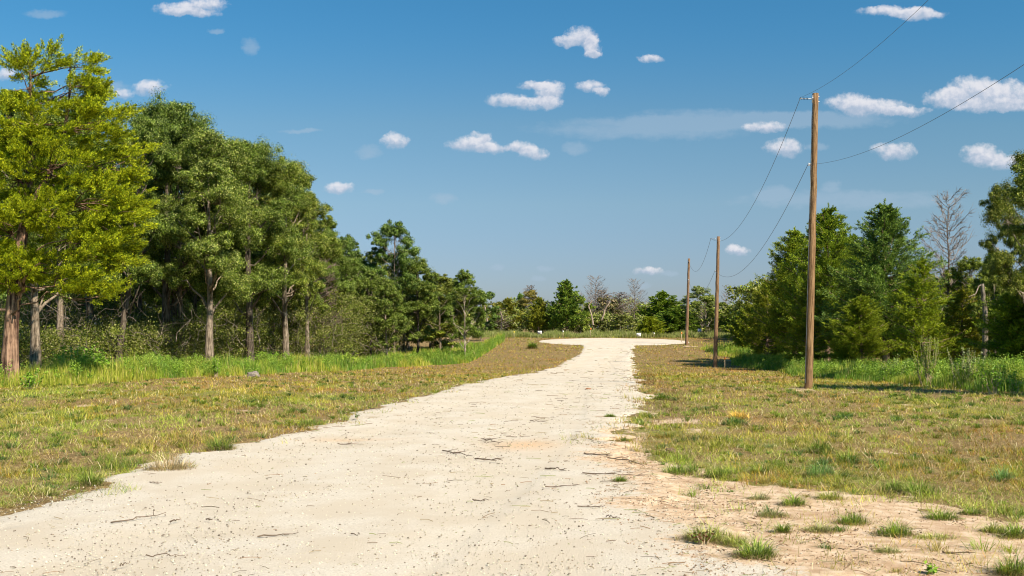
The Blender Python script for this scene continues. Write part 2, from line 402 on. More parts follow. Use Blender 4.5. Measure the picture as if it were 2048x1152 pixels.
# ------------------------------------------------------------------ gravel road with turning circle
def road_mat():
    m, t = mat_new('crushed_limestone')
    geo = t.new('ShaderNodeNewGeometry').outputs['Position']
    a = t.new('ShaderNodeAttribute'); a.attribute_name = 'Col'
    s3 = t.new('ShaderNodeSeparateColor'); t.l.new(a.outputs['Color'], s3.inputs[0])
    n1 = t.noise(geo, 40, 5, 0.75); n2 = t.noise(geo, 0.9, 5, 0.6); n3 = t.noise(geo, 130, 3, 0.8)
    v = t.new('ShaderNodeTexVoronoi'); v.inputs['Scale'].default_value = 55; t.l.new(geo, v.inputs['Vector'])
    c = t.ramp(t.smooth(n1, 0.25, 0.75), [(0, (0.45, 0.39, 0.32)), (0.5, (0.585, 0.522, 0.432)), (1, (0.66, 0.595, 0.515))])
    c = t.mix(t.smooth(n2, 0.38, 0.62, 0, 0.85), c, (0.53, 0.45, 0.35))
    # finer packed wheel tracks
    c = t.mix(t.math('MULTIPLY', s3.outputs[1], 0.45), c, (0.56, 0.48, 0.375))
    # rust coloured stain
    c = t.mix(t.math('MULTIPLY', s3.outputs[2], t.smooth(n1, 0.3, 0.6, 0.4, 1)), c, (0.64, 0.40, 0.21))
    dk = t.math('MULTIPLY', t.smooth(n3, 0.66, 0.74), t.smooth(n2, 0.35, 0.6, 0.25, 0.9))
    c = t.mix(dk, c, (0.22, 0.17, 0.12))
    soil = t.ramp(t.smooth(t.noise(geo, 7, 6, 0.65), 0.3, 0.7), [(0, (0.43, 0.29, 0.18)), (0.5, (0.56, 0.41, 0.275)), (1, (0.65, 0.51, 0.375))])
    sm = t.smooth(t.math('ADD', s3.outputs[0], t.math('MULTIPLY', t.math('SUBTRACT', t.noise(geo, 9, 6, 0.75), 0.5), 1.6)), 0.45, 0.75)
    c = t.mix(sm, c, soil)
    h = t.math('ADD', t.math('MULTIPLY', v.outputs['Distance'], -0.6), n1)
    finish(t, princ(t, c, 0.95, 0.08, bump(t, h, 0.7, 0.018))); return m
M_ROAD = road_mat()
rows = [1.6]
while rows[-1] < TC[1] + TR - 0.02: rows.append(min(rows[-1] + 0.05 + 0.0028 * rows[-1], TC[1] + TR - 0.01))
rows = np.array(rows); NC = 46
tt = np.linspace(0, 1, NC); tt = tt * tt * (3 - 2 * tt) * 0.5 + tt * 0.5
amp = 0.30 * smoothstep(118, 100, rows) + 0.20
xl = road_l(rows) + (fbm(rows * 1.6, rows * 0 + 3, 9, 5) - 0.5) * 2 * amp * 1.1
xr = road_r(rows) + (fbm(rows * 1.6, rows * 0 + 9, 19, 5) - 0.5) * 2 * amp * 1.5
xr = xr + 0.25 * smoothstep(16, 10, rows)
RX = xl[:, None] * (1 - tt) + xr[:, None] * tt; RY = np.repeat(rows[:, None], NC, 1)
edge_d = np.minimum(RX - xl[:, None], xr[:, None] - RX)
rut = (np.exp(-((tt[None, :] - 0.27) / 0.07) ** 2) + np.exp(-((tt[None, :] - 0.68) / 0.08) ** 2)) * (RY < 112)
RZ = CZ - drop(RX, RY) + 0.035 * smoothstep(0, 0.35, edge_d) - 0.03 * (edge_d < 0.02) + 0.0 - 0.018 * rut + (fbm(RX * 3, RY * 3, 8) - 0.5) * 0.022 + 0.012
rc = np.zeros((RX.size, 3))
rc[:, 0] = (smoothstep(1.5, 0.0, xr[:, None] - RX) * smoothstep(26, 14, RY) * 0.95 + 0.25 * smoothstep(0.4, 0, edge_d)).ravel()
rc[:, 1] = rut.ravel()
sx, sy = unproj(1050, 895); st = np.exp(-(((RX - sx) / 0.55) ** 2 + ((RY - sy) / 0.8) ** 2)) * 0.8
sx, sy = unproj(700, 884); st = st + np.exp(-(((RX - sx) / 0.8) ** 2 + ((RY - sy) / 0.35) ** 2)) * 0.45
rc[:, 2] = st.ravel()
ny, nx = RX.shape; idx = np.arange(ny * nx).reshape(ny, nx)
quads = np.stack([idx[:-1, :-1], idx[:-1, 1:], idx[1:, 1:], idx[1:, :-1]], -1).reshape(-1, 4)
road = link_mesh('road', np.stack([RX, RY, RZ], -1).reshape(-1, 3), quads, M_ROAD, colors=rc, smooth=True)
tag(road, 'pale crushed limestone road ending in a turning circle', None, kind='structure')
def surf_z(X, Y):
    return gz(X, Y) + np.where(on_road(np.asarray(X, float), np.asarray(Y, float), 0), 0.045, 0.0)

# ------------------------------------------------------------------ loose stones on the road (uncountable)
def stones(n, ylo, yhi, name, label, smin, smax, cols, where):
    Y = np.exp(RNG.uniform(math.log(ylo), math.log(yhi), n)); X = RNG.uniform(-0.62, 0.62, n) * Y
    X, Y = where(X, Y); n = len(X)
    s = smin + (smax - smin) * RNG.random(n) ** 3; s = s * (0.7 + Y / 30)
    oct_ = np.array([(1,0,0),(0,1,0),(-1,0,0),(0,-1,0),(0,0,0.75),(0,0,-0.6)])
    V = oct_[None] * s[:, None, None] * RNG.uniform(0.55, 1.25, (n, 6, 1))
    th = RNG.uniform(0, 6.28, n); c_, s_ = np.cos(th)[:, None], np.sin(th)[:, None]
    V = np.stack([V[..., 0] * c_ - V[..., 1] * s_, V[..., 0] * s_ + V[..., 1] * c_, V[..., 2]], -1)
    V += np.stack([X, Y, surf_z(X, Y) + s * 0.15], -1)[:, None]
    f = np.array([(0,1,4),(1,2,4),(2,3,4),(3,0,4),(1,0,5),(2,1,5),(3,2,5),(0,3,5)])
    Fa = (f[None] + 6 * np.arange(n)[:, None, None]).reshape(-1, 3)
    cc = np.array(cols)[RNG.integers(0, len(cols), n)] * RNG.uniform(0.8, 1.1, (n, 1))
    o = link_mesh(name, V.reshape(-1, 3), Fa, M_DRY, colors=np.repeat(cc, 6, 0))
    tag(o, label, None, kind='stuff')
def w_road(X, Y):
    k = on_road(X, Y, 0.5) & (fbm(X * 0.8, Y * 0.5, 55) + RNG.random(len(X)) * 0.5 > 0.62); return X[k], Y[k]
stones(70000, 7, 40, 'gravel', 'loose pale limestone chips on the road', 0.004, 0.016, [(0.68,0.61,0.49),(0.74,0.68,0.56),(0.6,0.52,0.4),(0.42,0.35,0.27),(0.22,0.18,0.14)], w_road)

def w_soil(X, Y):
    k = (soil_mask(X, Y) > 0.4) & (Y < 24) & (fbm(X * 2.2, Y * 2.2, 57) + RNG.random(len(X)) * 0.4 > 0.68); return X[k], Y[k]
stones(90000, 7, 24, 'soil_crumbs', 'crumbs of reddish soil on the bare ground right of the gravel', 0.004, 0.017, [(0.42,0.28,0.18),(0.55,0.40,0.27),(0.30,0.18,0.11),(0.20,0.13,0.08),(0.62,0.5,0.38)], w_soil)

# ------------------------------------------------------------------ dry litter on the road: short twigs and stems (uncountable)
def litter(n):
    Y = np.exp(RNG.uniform(math.log(7), math.log(110), n)); X = RNG.uniform(-1, 1, n) * (0.57 * Y + 2.6)
    rr = road_r(Y); k = on_road(X, Y, 0.7)
    prob = 0.08 + 0.6 * np.exp(-np.maximum(rr - X, 0) / 1.2) + 0.35 * smoothstep(0.45, 0.62, fbm(X * 0.5, Y * 0.5, 66)) + 0.3*np.exp(-np.maximum(X - road_l(Y), 0) / 0.5)
    k &= RNG.random(n) < prob * 0.8
    k |= (soil_mask(X, Y) > 0.5) & (RNG.random(n) < 0.9 * smoothstep(0.42, 0.6, fbm(X * 1.5, Y * 1.8, 71))) & (Y < 30)
    X, Y = X[k], Y[k]; n = len(X)
    L = (0.012 + 0.20 * RNG.random(n) ** 5) * (0.8 + Y / 30); w = (0.0012 + 0.0020 * RNG.random(n)) * (0.8 + Y / 20)
    th = RNG.normal(0.1, 0.8, n); d = np.stack([np.cos(th), np.sin(th), RNG.normal(0, 0.05, n)], -1); s = np.stack([-np.sin(th), np.cos(th), np.zeros(n)], -1)
    P0 = np.stack([X, Y, surf_z(X, Y) + 0.012], -1); up = np.array([0, 0, 1.0])
    bend = s * (RNG.normal(0, 0.12, n) * L)[:, None] + up * (0.002 + 0.02 * L[:, None])
    ring = []
    for q, off in ((-0.5, 0), (0.0, 1), (0.5, 0)):
        c = P0 + d * (L * q)[:, None] + bend * off
        ring.append(np.stack([c + s * w[:, None], c + up * (w * 1.8)[:, None], c - s * w[:, None]], 1))
    V = np.concatenate(ring, 1); f = []
    for r in (0, 3):
        f += [(r, r+1, r+4, r+3), (r+1, r+2, r+5, r+4)]
    Fa = (np.array(f)[None] + 9 * np.arange(n)[:, None, None]).reshape(-1, 4)
    pal = np.array([(0.13,0.09,0.06),(0.20,0.15,0.10),(0.30,0.24,0.15),(0.10,0.08,0.05),(0.26,0.16,0.09),(0.24,0.26,0.10)])
    cc = pal[RNG.integers(0, len(pal), n)]
    o = link_mesh('twig_litter', V.reshape(-1, 3), Fa, M_DRY, colors=np.repeat(cc, 9, 0))
    tag(o, 'scattered dry stems and bits of bark on the pale road', None, kind='stuff')
litter(32000)

# ------------------------------------------------------------------ grass
def blades(X, Y, h, w, colr, lean=0.5, seg=2, rng=RNG, zoff=0.0, hdir=None, z=None):
    """arching blades; returns V,F,C"""
    n = len(X)
    th = rng.uniform(0, 2 * math.pi, n) if hdir is None else hdir
    d = np.stack([np.cos(th), np.sin(th), np.zeros(n)], -1)
    ph = th + math.pi / 2 + rng.normal(0, 0.5, n); s = np.stack([np.cos(ph), np.sin(ph), np.zeros(n)], -1)
    ln = (lean * rng.uniform(0.4, 1.3, n)) if np.isscalar(lean) else lean
    base = np.stack([X, Y, (surf_z(X, Y) if z is None else z) + zoff - 0.01], -1)
    up = np.array([0, 0, 1.0])
    Vs = []
    for k in range(seg):
        q = k / seg
        c = base + up * (h * q * (1 - 0.25 * ln * q))[:, None] + d * (h * ln * q * q)[:, None]
        ww = w * (1 - 0.35 * q)
        Vs += [c - s * ww[:, None] / 2, c + s * ww[:, None] / 2]
    tip = base + up * (h * np.maximum(1 - 0.45 * ln, 0.12))[:, None] + d * (h * ln)[:, None]
    Vs.append(tip)
    V = np.stack(Vs, 1); m = 2 * seg + 1
    f4 = np.array([(2*k, 2*k+1, 2*k+3, 2*k+2) for k in range(seg - 1)]).reshape(-1, 4)
    f3 = np.array([(2*seg-2, 2*seg-1, 2*seg)])
    o = m * np.arange(n)[:, None, None]
    fs = []
    if len(f4): fs.append((f4[None] + o).reshape(-1, 4))
    fs.append((f3[None] + o).reshape(-1, 3))
    return V.reshape(-1, 3), fs, np.repeat(colr, m, 0)
def merge(parts):
    Vs, Cs, f3, f4, n = [], [], [], [], 0
    for V, fs, C in parts:
        for f in fs: (f3 if f.shape[1] == 3 else f4).append(f + n)
        Vs.append(V); Cs.append(C); n += len(V)
    out = []
    if f4: out.append(np.concatenate(f4))
    if f3: out.append(np.concatenate(f3))
    return np.concatenate(Vs), out, np.concatenate(Cs)
def pick(pal, n, jit=0.15):
    p = np.array(pal); return p[RNG.integers(0, len(p), n)] * RNG.uniform(1 - jit, 1 + jit, (n, 1))
DRYP = [(0.48,0.36,0.17),(0.60,0.48,0.25),(0.34,0.23,0.09),(0.70,0.58,0.34),(0.20,0.12,0.05),(0.42,0.23,0.09)]
GRNP = [(0.24,0.28,0.035),(0.33,0.35,0.045),(0.45,0.43,0.08),(0.13,0.19,0.025),(0.52,0.46,0.11)]
# left tall grass belt / right tall grass belt front edges (photo pixels -> ground)
LF = _pts([(-300,800),(0,776),(60,772),(200,768),(330,757),(450,753),(560,748),(690,742),(760,736),(860,731),(935,727),(965,712),(985,698),(1003,686)])
RF = _pts([(1458,716),(1466,730),(1480,735),(1555,742),(1572,750),(1640,757),(1720,762),(1800,768),(1880,778),(1960,785),(2048,787),(2400,800)])
def belt_depth_left(X, Y):
    """positive inside the left tall grass, metres behind its front edge"""
    o = np.argsort(LF[:, 0]); yf = np.interp(X, LF[o, 0], LF[o, 1]) + (fbm(X * 0.8, X * 0 + 4, 21) - 0.5) * 1.6
    return np.where(X < LF[:, 0].max(), Y - yf, -9)
_ro = np.argsort(RF[:, 1])
def belt_depth_right(X, Y):
    xf = np.interp(Y, RF[_ro, 1], RF[_ro, 0]) + (fbm(Y * 0.6, Y * 0 + 4, 22) - 0.5) * 1.5
    return np.where((Y > 30) & (Y < 112), X - xf, -9)
def verge(n):
    Y = np.exp(RNG.uniform(math.log(7.0), math.log(150), n)); X = RNG.uniform(-1, 1, n) * (0.57 * Y + 2.6)
    sm = soil_mask(X, Y); sm = np.where((fbm(X * 1.6, Y * 2.6, 123) > 0.56) & (sm > 0.5), 0.84, sm)
    clump = fbm(X * 4.5, Y * 4.5, 60, 3)
    creep = 0.02 + 0.9 * smoothstep(0.54, 0.66, fbm(X * 1.1, Y * 0.9, 201)) * smoothstep(60, 30, Y) * (RNG.random(n) < 0.5)
    k = ~on_road(X, Y, -creep) & (RNG.random(n) > sm * 0.93)
    k &= (belt_depth_left(X, Y) < 2.0) & (belt_depth_right(X, Y) < 1.0)
    # sparse tongues of grass creep over the gravel edge
    k &= RNG.random(n) < 0.25 + 2.2 * np.clip(clump - 0.30, 0, 1)
    X, Y, clump = X[k], Y[k], clump[k]; n = len(X)
    g = green_mask(X, Y) + (clump - 0.5) * 1.6
    isg = RNG.random(n) < np.clip(0.15 + 0.95 * g, 0.08, 0.95)
    C = np.where(isg[:, None], pick(GRNP, n, 0.3), pick(DRYP, n, 0.3))
    rr_ = road_r(Y); mat_ = (X - rr_ < 1.3) & (X - rr_ > -1.0) & (Y > 13) & (Y < 60) & (fbm(X * 1.2, Y * 0.8, 311) > 0.46) & (RNG.random(n) < 0.75); C[mat_] = pick([(0.30,0.19,0.09),(0.20,0.12,0.06),(0.38,0.27,0.14)], int(mat_.sum()))
    red = (fbm(X * 0.5, Y * 0.35, 91) > 0.60) & (RNG.random(n) < 0.45); C[red] = C[red] * (1.05, 0.72, 0.6)
    fr = smoothstep(22, 50, Y)[:, None]; C = C * (1 - fr * (1 - np.array([0.98, 0.86, 0.66]))) * (0.38 + 1.3 * fbm(X * 1.5, Y * 0.8, 97, 4))[:, None]
    tn = smoothstep(0.40, 0.62, fbm(X * 0.55, Y * 0.32, 631))[:, None]; C = C * ((1 - tn) * np.array([1.05, 0.94, 0.82]) + tn * np.array([0.90, 1.04, 0.85]))
    h = 0.88 * np.where(isg, 0.085, 0.065) * RNG.uniform(0.4, 1.6, n) * (0.25 + 4.2 * np.clip(clump - 0.32, 0, 0.5))
    w = np.maximum(0.0045, 0.00052 * Y) * RNG.uniform(0.7, 1.4, n)
    lean = np.where(isg, RNG.uniform(0.3, 1.1, n), RNG.uniform(0.6, 1.9, n))
    return blades(X, Y, h * (1 + Y / 160), w, C, lean, 2 if False else 1)
def hay(n):
    Y = np.exp(RNG.uniform(math.log(7.5), math.log(70), n)); X = RNG.uniform(-1, 1, n) * (0.57 * Y + 2.6)
    k = ~on_road(X, Y, -0.1) & (belt_depth_left(X, Y) < 0) & (belt_depth_right(X, Y) < 0) & (RNG.random(n) > soil_mask(X, Y) * 0.95)
    X, Y = X[k], Y[k]; n = len(X); C = pick([(0.72,0.58,0.34),(0.58,0.44,0.24),(0.80,0.68,0.44),(0.30,0.19,0.10),(0.45,0.30,0.16)], n, 0.2)
    return blades(X, Y, RNG.uniform(0.10, 0.24, n), np.maximum(0.004, 0.00038 * Y), C, RNG.uniform(0.8, 2.0, n), 2, zoff=0.02)
def rosettes(n):
    Y = np.exp(RNG.uniform(math.log(7.5), math.log(60), n)); X = RNG.uniform(-1, 1, n) * (0.57 * Y + 2.6)
    k = ~on_road(X, Y, 0.0) & (belt_depth_left(X, Y) < 0) & (belt_depth_right(X, Y) < 0)
    k &= (RNG.random(n) > soil_mask(X, Y) * 0.94) & (fbm(X * 0.4, Y * 0.4, 14) + RNG.random(n) * 0.35 > 0.6)
    X, Y = X[k], Y[k]; m = len(X); parts = []
    nb = 42; ii = np.repeat(np.arange(m), nb); N = len(ii)
    sz = 0.08 + 0.17 * RNG.random(m) ** 1.5; tint = pick([(0.13,0.21,0.03),(0.20,0.27,0.035),(0.09,0.16,0.04),(0.28,0.31,0.05),(0.42,0.34,0.13)], m, 0.25)
    r = np.abs(RNG.normal(0, 0.35, N)) * sz[ii]; th = RNG.uniform(0, 6.283, N)
    return blades(X[ii] + r * np.cos(th), Y[ii] + r * np.sin(th), sz[ii] * RNG.uniform(0.5, 1.1, N), np.maximum(0.006, 0.0005 * Y[ii]) * RNG.uniform(0.8, 1.3, N),
                  tint[ii] * RNG.uniform(0.8, 1.25, (N, 1)), RNG.uniform(0.5, 1.5, N), 2, hdir=th + RNG.normal(0, 0.4, N))
V, Fs, C = merge([verge(1150000), rosettes(6500), hay(26000)])
tag(link_mesh('grass', V, Fs, M_GRASS, colors=C), 'short mown green and straw coloured grass on both verges', None, kind='stuff')

def diamonds(Pc, N_, L, Wd, C, rng):
    """one small leaf per point: Pc centres, N_ normals"""
    n = len(Pc); a = unit(np.cross(N_, rdir(n, rng))); b = np.cross(N_, a)
    V = np.stack([Pc - a * L[:, None], Pc + b * Wd[:, None], Pc + a * L[:, None], Pc - b * Wd[:, None]], 1).reshape(-1, 3)
    Fa = np.arange(4 * n).reshape(-1, 4)
    return V, Fa, np.repeat(C, 4, 0)
def leaf_clumps(cen, rad, per, size, pal, rng, flat=0.75, axis=None):
    n = len(cen); ii = np.repeat(np.arange(n), per); N = len(ii)
    d = rdir(N, rng); r = rng.random(N) ** 0.7 * 1.3; sq = rng.uniform(0.7, 1.35, (n, 3)); d = d * sq[ii]
    off = d * (rad[ii] * r)[:, None]; off[:, 2] *= flat
    Pc = cen[ii] + off
    Nn = unit(d * 1.25 + rdir(N, rng) * 0.75 + np.array([0, 0, 0.3]))
    pal = np.array(pal); ct = rng.uniform(0.8, 1.2, (n, 1))
    C = pal[rng.integers(0, len(pal), N)] * ct[ii] * rng.uniform(0.85, 1.15, (N, 1))
    L = size * rng.uniform(0.55, 1.2, N)
    return diamonds(Pc, Nn, L, L * 0.62, C, rng)
def tall(X, Y, h, pal, z=None, w=None, lean=0.25):
    n = len(X); C = pick(pal, n, 0.2)
    hh = h * RNG.uniform(0.55, 1.15, n)
    w = (np.maximum(0.010, 0.00030 * Y) * RNG.uniform(0.7, 1.4, n)) if w is None else w
    return blades(X, Y, hh, w, C, lean, 3, z=z)
TALLP = [(0.20,0.30,0.025),(0.28,0.39,0.03),(0.35,0.45,0.045),(0.12,0.21,0.02),(0.44,0.46,0.10)]
def belt(side, n):
    if side < 0:
        X = RNG.uniform(-38, 0, n); o = np.argsort(LF[:, 0]); yf = np.interp(X, LF[o, 0], LF[o, 1])
        dep = np.where(X > -15, 34, 14) * RNG.random(n) ** 1.8; Y = yf + dep - 0.8; k = belt_depth_left(X, Y) > 0; dd = belt_depth_left(X, Y)
        k &= (X > -0.62 * Y)
    else:
        Y = np.exp(RNG.uniform(math.log(33), math.log(108), n)); xf = np.interp(Y, RF[_ro, 1], RF[_ro, 0])
        X = xf + 11 * RNG.random(n) ** 1.6 - 0.8; k = belt_depth_right(X, Y) > 0; dd = belt_depth_right(X, Y)
    k &= RNG.random(n) < 0.08 + 1.7 * (fbm(X * 0.8, Y * 0.8, 33) - 0.2)
    X, Y, dd = X[k], Y[k], dd[k]
    h = 0.22 + 0.72 * (fbm(X * 0.55, Y * 0.55, 44) * 2.6 - 0.75) * smoothstep(-0.3, 1.2, dd) + 0.12 * RNG.random(len(X))
    h = h * (1.0 - 0.2 * smoothstep(4, 12, dd))
    pal = TALLP; V, fs, C = tall(X, Y, h, pal)
    tone = fbm(X * 0.5, Y * 0.5, 71)
    mul = np.where((tone > 0.55)[:, None], (1.35, 1.10, 1.3), np.where((tone < 0.45)[:, None], (0.60, 0.78, 0.9), (1, 1, 1))); dry = RNG.random(len(X)) < 0.10; mul[dry] = (1.7, 1.15, 3.0)
    return V, fs, C * np.repeat(mul, 7, 0)
def leafy(side, n):
    rng = np.random.default_rng(40 + side)
    if side < 0:
        X = rng.uniform(-36, -1, n); o = np.argsort(LF[:, 0]); Y = np.interp(X, LF[o, 0], LF[o, 1]) + 0.5 + 9 * rng.random(n)
    else:
        Y = np.exp(rng.uniform(math.log(34), math.log(105), n)); X = np.interp(Y, RF[_ro, 1], RF[_ro, 0]) + 0.4 + 7 * rng.random(n)
    k = fbm(X * 0.6, Y * 0.6, 88) > 0.47; X, Y = X[k], Y[k]; m = len(X)
    h = rng.uniform(0.05, 0.95, m) * (0.4 + 0.9 * fbm(X * 0.4, Y * 0.4, 44)); rad = rng.uniform(0.10, 0.26, m)
    tone = rng.choice(3, m, p=[0.5, 0.3, 0.2]); V, Fa, C = leaf_clumps(np.stack([X, Y, gz(X, Y) + h], -1), rad, 60, 0.035, [(0.22,0.34,0.035),(0.30,0.42,0.05),(0.15,0.26,0.03)], rng, 1.2)
    tm_ = np.array([(1, 1, 1), (1.25, 1.1, 1.6), (0.7, 0.8, 1.0)])[tone]; return V, [Fa], C * np.repeat(tm_, 60 * 4, 0)
tag(link_mesh('tall_grass', *(lambda a: (a[0], a[1]))(p := merge([belt(-1, 230000), leafy(-1, 6500)])), M_GRASS, colors=p[2]), 'bright green uncut grass along the foot of the left wood', None, kind='stuff')
tag(link_mesh('tall_grass', *(lambda a: (a[0], a[1]))(p := merge([belt(1, 150000), leafy(1, 4500)])), M_GRASS, colors=p[2]), 'bright green uncut grass below the cedars on the right', None, kind='stuff')
n = 60000; X = RNG.uniform(-16, 42, n); Y = 139.5 + 12 * RNG.random(n) ** 1.3 + 0.6 * np.sin(X)
k = ~((X < -1.5) & (Y < 141)); X, Y = X[k], Y[k]
V, fs, C = tall(X, Y, 0.15 + 1.1 * (fbm(X * 0.5, Y * 0.3, 81) * 2 - 0.5), [(0.24,0.28,0.06),(0.28,0.31,0.08),(0.33,0.33,0.13),(0.19,0.25,0.05),(0.36,0.33,0.16)], w=0.04 * RNG.uniform(0.6, 1.3, len(X)))
tag(link_mesh('tall_grass', V, fs, M_GRASS, colors=C), 'pale feathery grass beyond the turning circle', None, kind='stuff')

# ------------------------------------------------------------------ trees
OAKC = [(0.095,0.140,0.011),(0.130,0.180,0.014),(0.170,0.215,0.018),(0.062,0.100,0.010),(0.25,0.285,0.06),(0.035,0.060,0.007),(0.36,0.38,0.10),(0.05,0.08,0.009)]
CEDC = [(0.06,0.09,0.012),(0.24,0.28,0.020),(0.31,0.34,0.022),(0.18,0.22,0.02),(0.38,0.38,0.026),(0.13,0.17,0.02)]
def spray_clumps(cen, dirs, rad, per, size, pal, rng):
    """cedar sprays: thin sprigs that fan outward and up from each spray axis"""
    n = len(cen); ii = np.repeat(np.arange(n), per); N = len(ii)
    t = rng.random(N); sp = rdir(N, rng)
    Pc = cen[ii] + dirs[ii] * ((t - 0.4) * 1.7 * rad[ii])[:, None] + sp * (rad[ii] * 0.55 * (1 - 0.6 * t) * rng.random(N) ** 0.5)[:, None]
    a = unit(dirs[ii] * 0.9 + sp * 0.8 + np.array([0, 0, 0.35])); b = unit(np.cross(a, sp * 1.0 + dirs[ii] * 0.5 + np.array([0, 0, 0.8]) + rdir(N, rng) * 0.7))
    pal = np.array(pal); ct = rng.uniform(0.78, 1.22, (n, 1))
    C = pal[rng.integers(0, len(pal), N)] * ct[ii] * rng.uniform(0.85, 1.15, (N, 1))
    L = size * rng.uniform(0.5, 1.2, N); Wd = L * 0.30
    V = np.stack([Pc - a * L[:, None], Pc + b * Wd[:, None], Pc + a * L[:, None], Pc - b * Wd[:, None]], 1).reshape(-1, 3)
    return V, np.arange(4 * N).reshape(-1, 4), np.repeat(C, 4, 0)
def trunk_path(H, lean, rng, n=12, wob=0.03):
    z = np.linspace(0, 1, n); p = np.zeros((n, 3)); p[:, 2] = z * H - 0.25 * (1 - z)
    w = np.cumsum(rng.normal(0, 1, (n, 2)), 0) * wob * H / n; w -= w[0]
    p[:, :2] = w + np.outer(z, np.array(lean)); return p
def limb(tb, p0, p1, r0, r1, rng, k=5, sag=0.15, n=6):
    t = np.linspace(0, 1, n)[:, None]; L = np.linalg.norm(p1 - p0)
    mid = p0 * (1 - t) + p1 * t; mid[:, 2] += (np.sin(t[:, 0] * math.pi)) * sag * L * rng.choice([-1, 1, 0.3])
    mid[1:-1] += rng.normal(0, 0.035 * L, (n - 2, 3))
    tb.tube(mid, r0 + (r1 - r0) * t[:, 0], k); return mid
def flare(q, th): return 1 + 0.55 * np.exp(-q * 16) * (0.7 + 0.5 * np.cos(th * 4 + 1)) + 0.06 * np.cos(th * 7 + q * 9)

def make_oak(seed, H=12., R=4., cb=0.28, lobes=16, per_lobe=13, leaves=150, size=0.10, tr=0.25, lean=(0, 0), blobs=None, twigs=True, low=0.0):
    """returns (trunk MB, crown arrays). Crown is built of lobes of leaf clumps carried by limbs."""
    rng = np.random.default_rng(seed); tb = MB()
    tp = trunk_path(H * 0.86, lean, rng); r = tr * (1 - 0.86 * np.linspace(0, 1, 12) ** 0.9)
    tb.tube(tp, r, 10, flute=flare)
    tm = 0.60; LC, LR = [], []
    if blobs is not None:
        for (x, y, z, a) in blobs: LC.append((x, y, z)); LR.append(a)
    else:
        for i in range(lobes):
            t = cb + (1 - cb) * ((i + rng.random()) / lobes) ** 0.85
            e = (t - tm) / ((1 - tm) if t > tm else (tm - cb + 0.12))
            pr = R * math.sqrt(max(0.02, 1 - e * e)); a = i * 2.4 + rng.normal(0, 0.5)
            lr = R * rng.uniform(0.20, 0.40); rr = max(0, pr - lr * 0.8) * rng.uniform(0.7, 1.12)
            if t > 0.9: rr *= 0.5
            LC.append((rr * math.cos(a) + lean[0] * t, rr * math.sin(a) + lean[1] * t, min(t * H, H - lr * 0.6))); LR.append(lr)
    LC = np.array(LC, float); LR = np.array(LR, float)
    cc, cr = [], []
    zt = tp[:, 2]
    for c, lr in zip(LC, LR):
        hz = min(max(c[2] - 0.7 * np.hypot(c[0], c[1]) - 0.4, H * cb * 0.55), H * 0.8)
        p0 = np.array([np.interp(hz, zt, tp[:, 0]), np.interp(hz, zt, tp[:, 1]), hz])
        r0 = max(0.025, 0.5 * np.interp(hz, zt, r)) * 0.8
        limb(tb, p0, c, r0, 0.025, rng)
        m = max(6, int(per_lobe * (lr / (R * 0.31)) ** 2)) if blobs is None else per_lobe
        d = rdir(m, rng); q = c + d * (lr * rng.uniform(0.3, 1.08, m))[:, None] * np.array([rng.uniform(0.8, 1.35), rng.uniform(0.8, 1.35), rng.uniform(0.42, 0.75)])
        cr_ = np.maximum(lr, R * 0.24) * rng.uniform(0.20, 0.42, m); cc.append(q); cr.append(cr_)
        if twigs:
            for qq in q[: max(4, m // 2)]: limb(tb, c * 0.75 + p0 * 0.25, qq, 0.022, 0.006, rng, 3, 0.05, 4)
    cc = np.concatenate(cc); cr = np.concatenate(cr)
    crown = leaf_clumps(cc, cr, leaves, size, OAKC, rng)
    return tb, crown
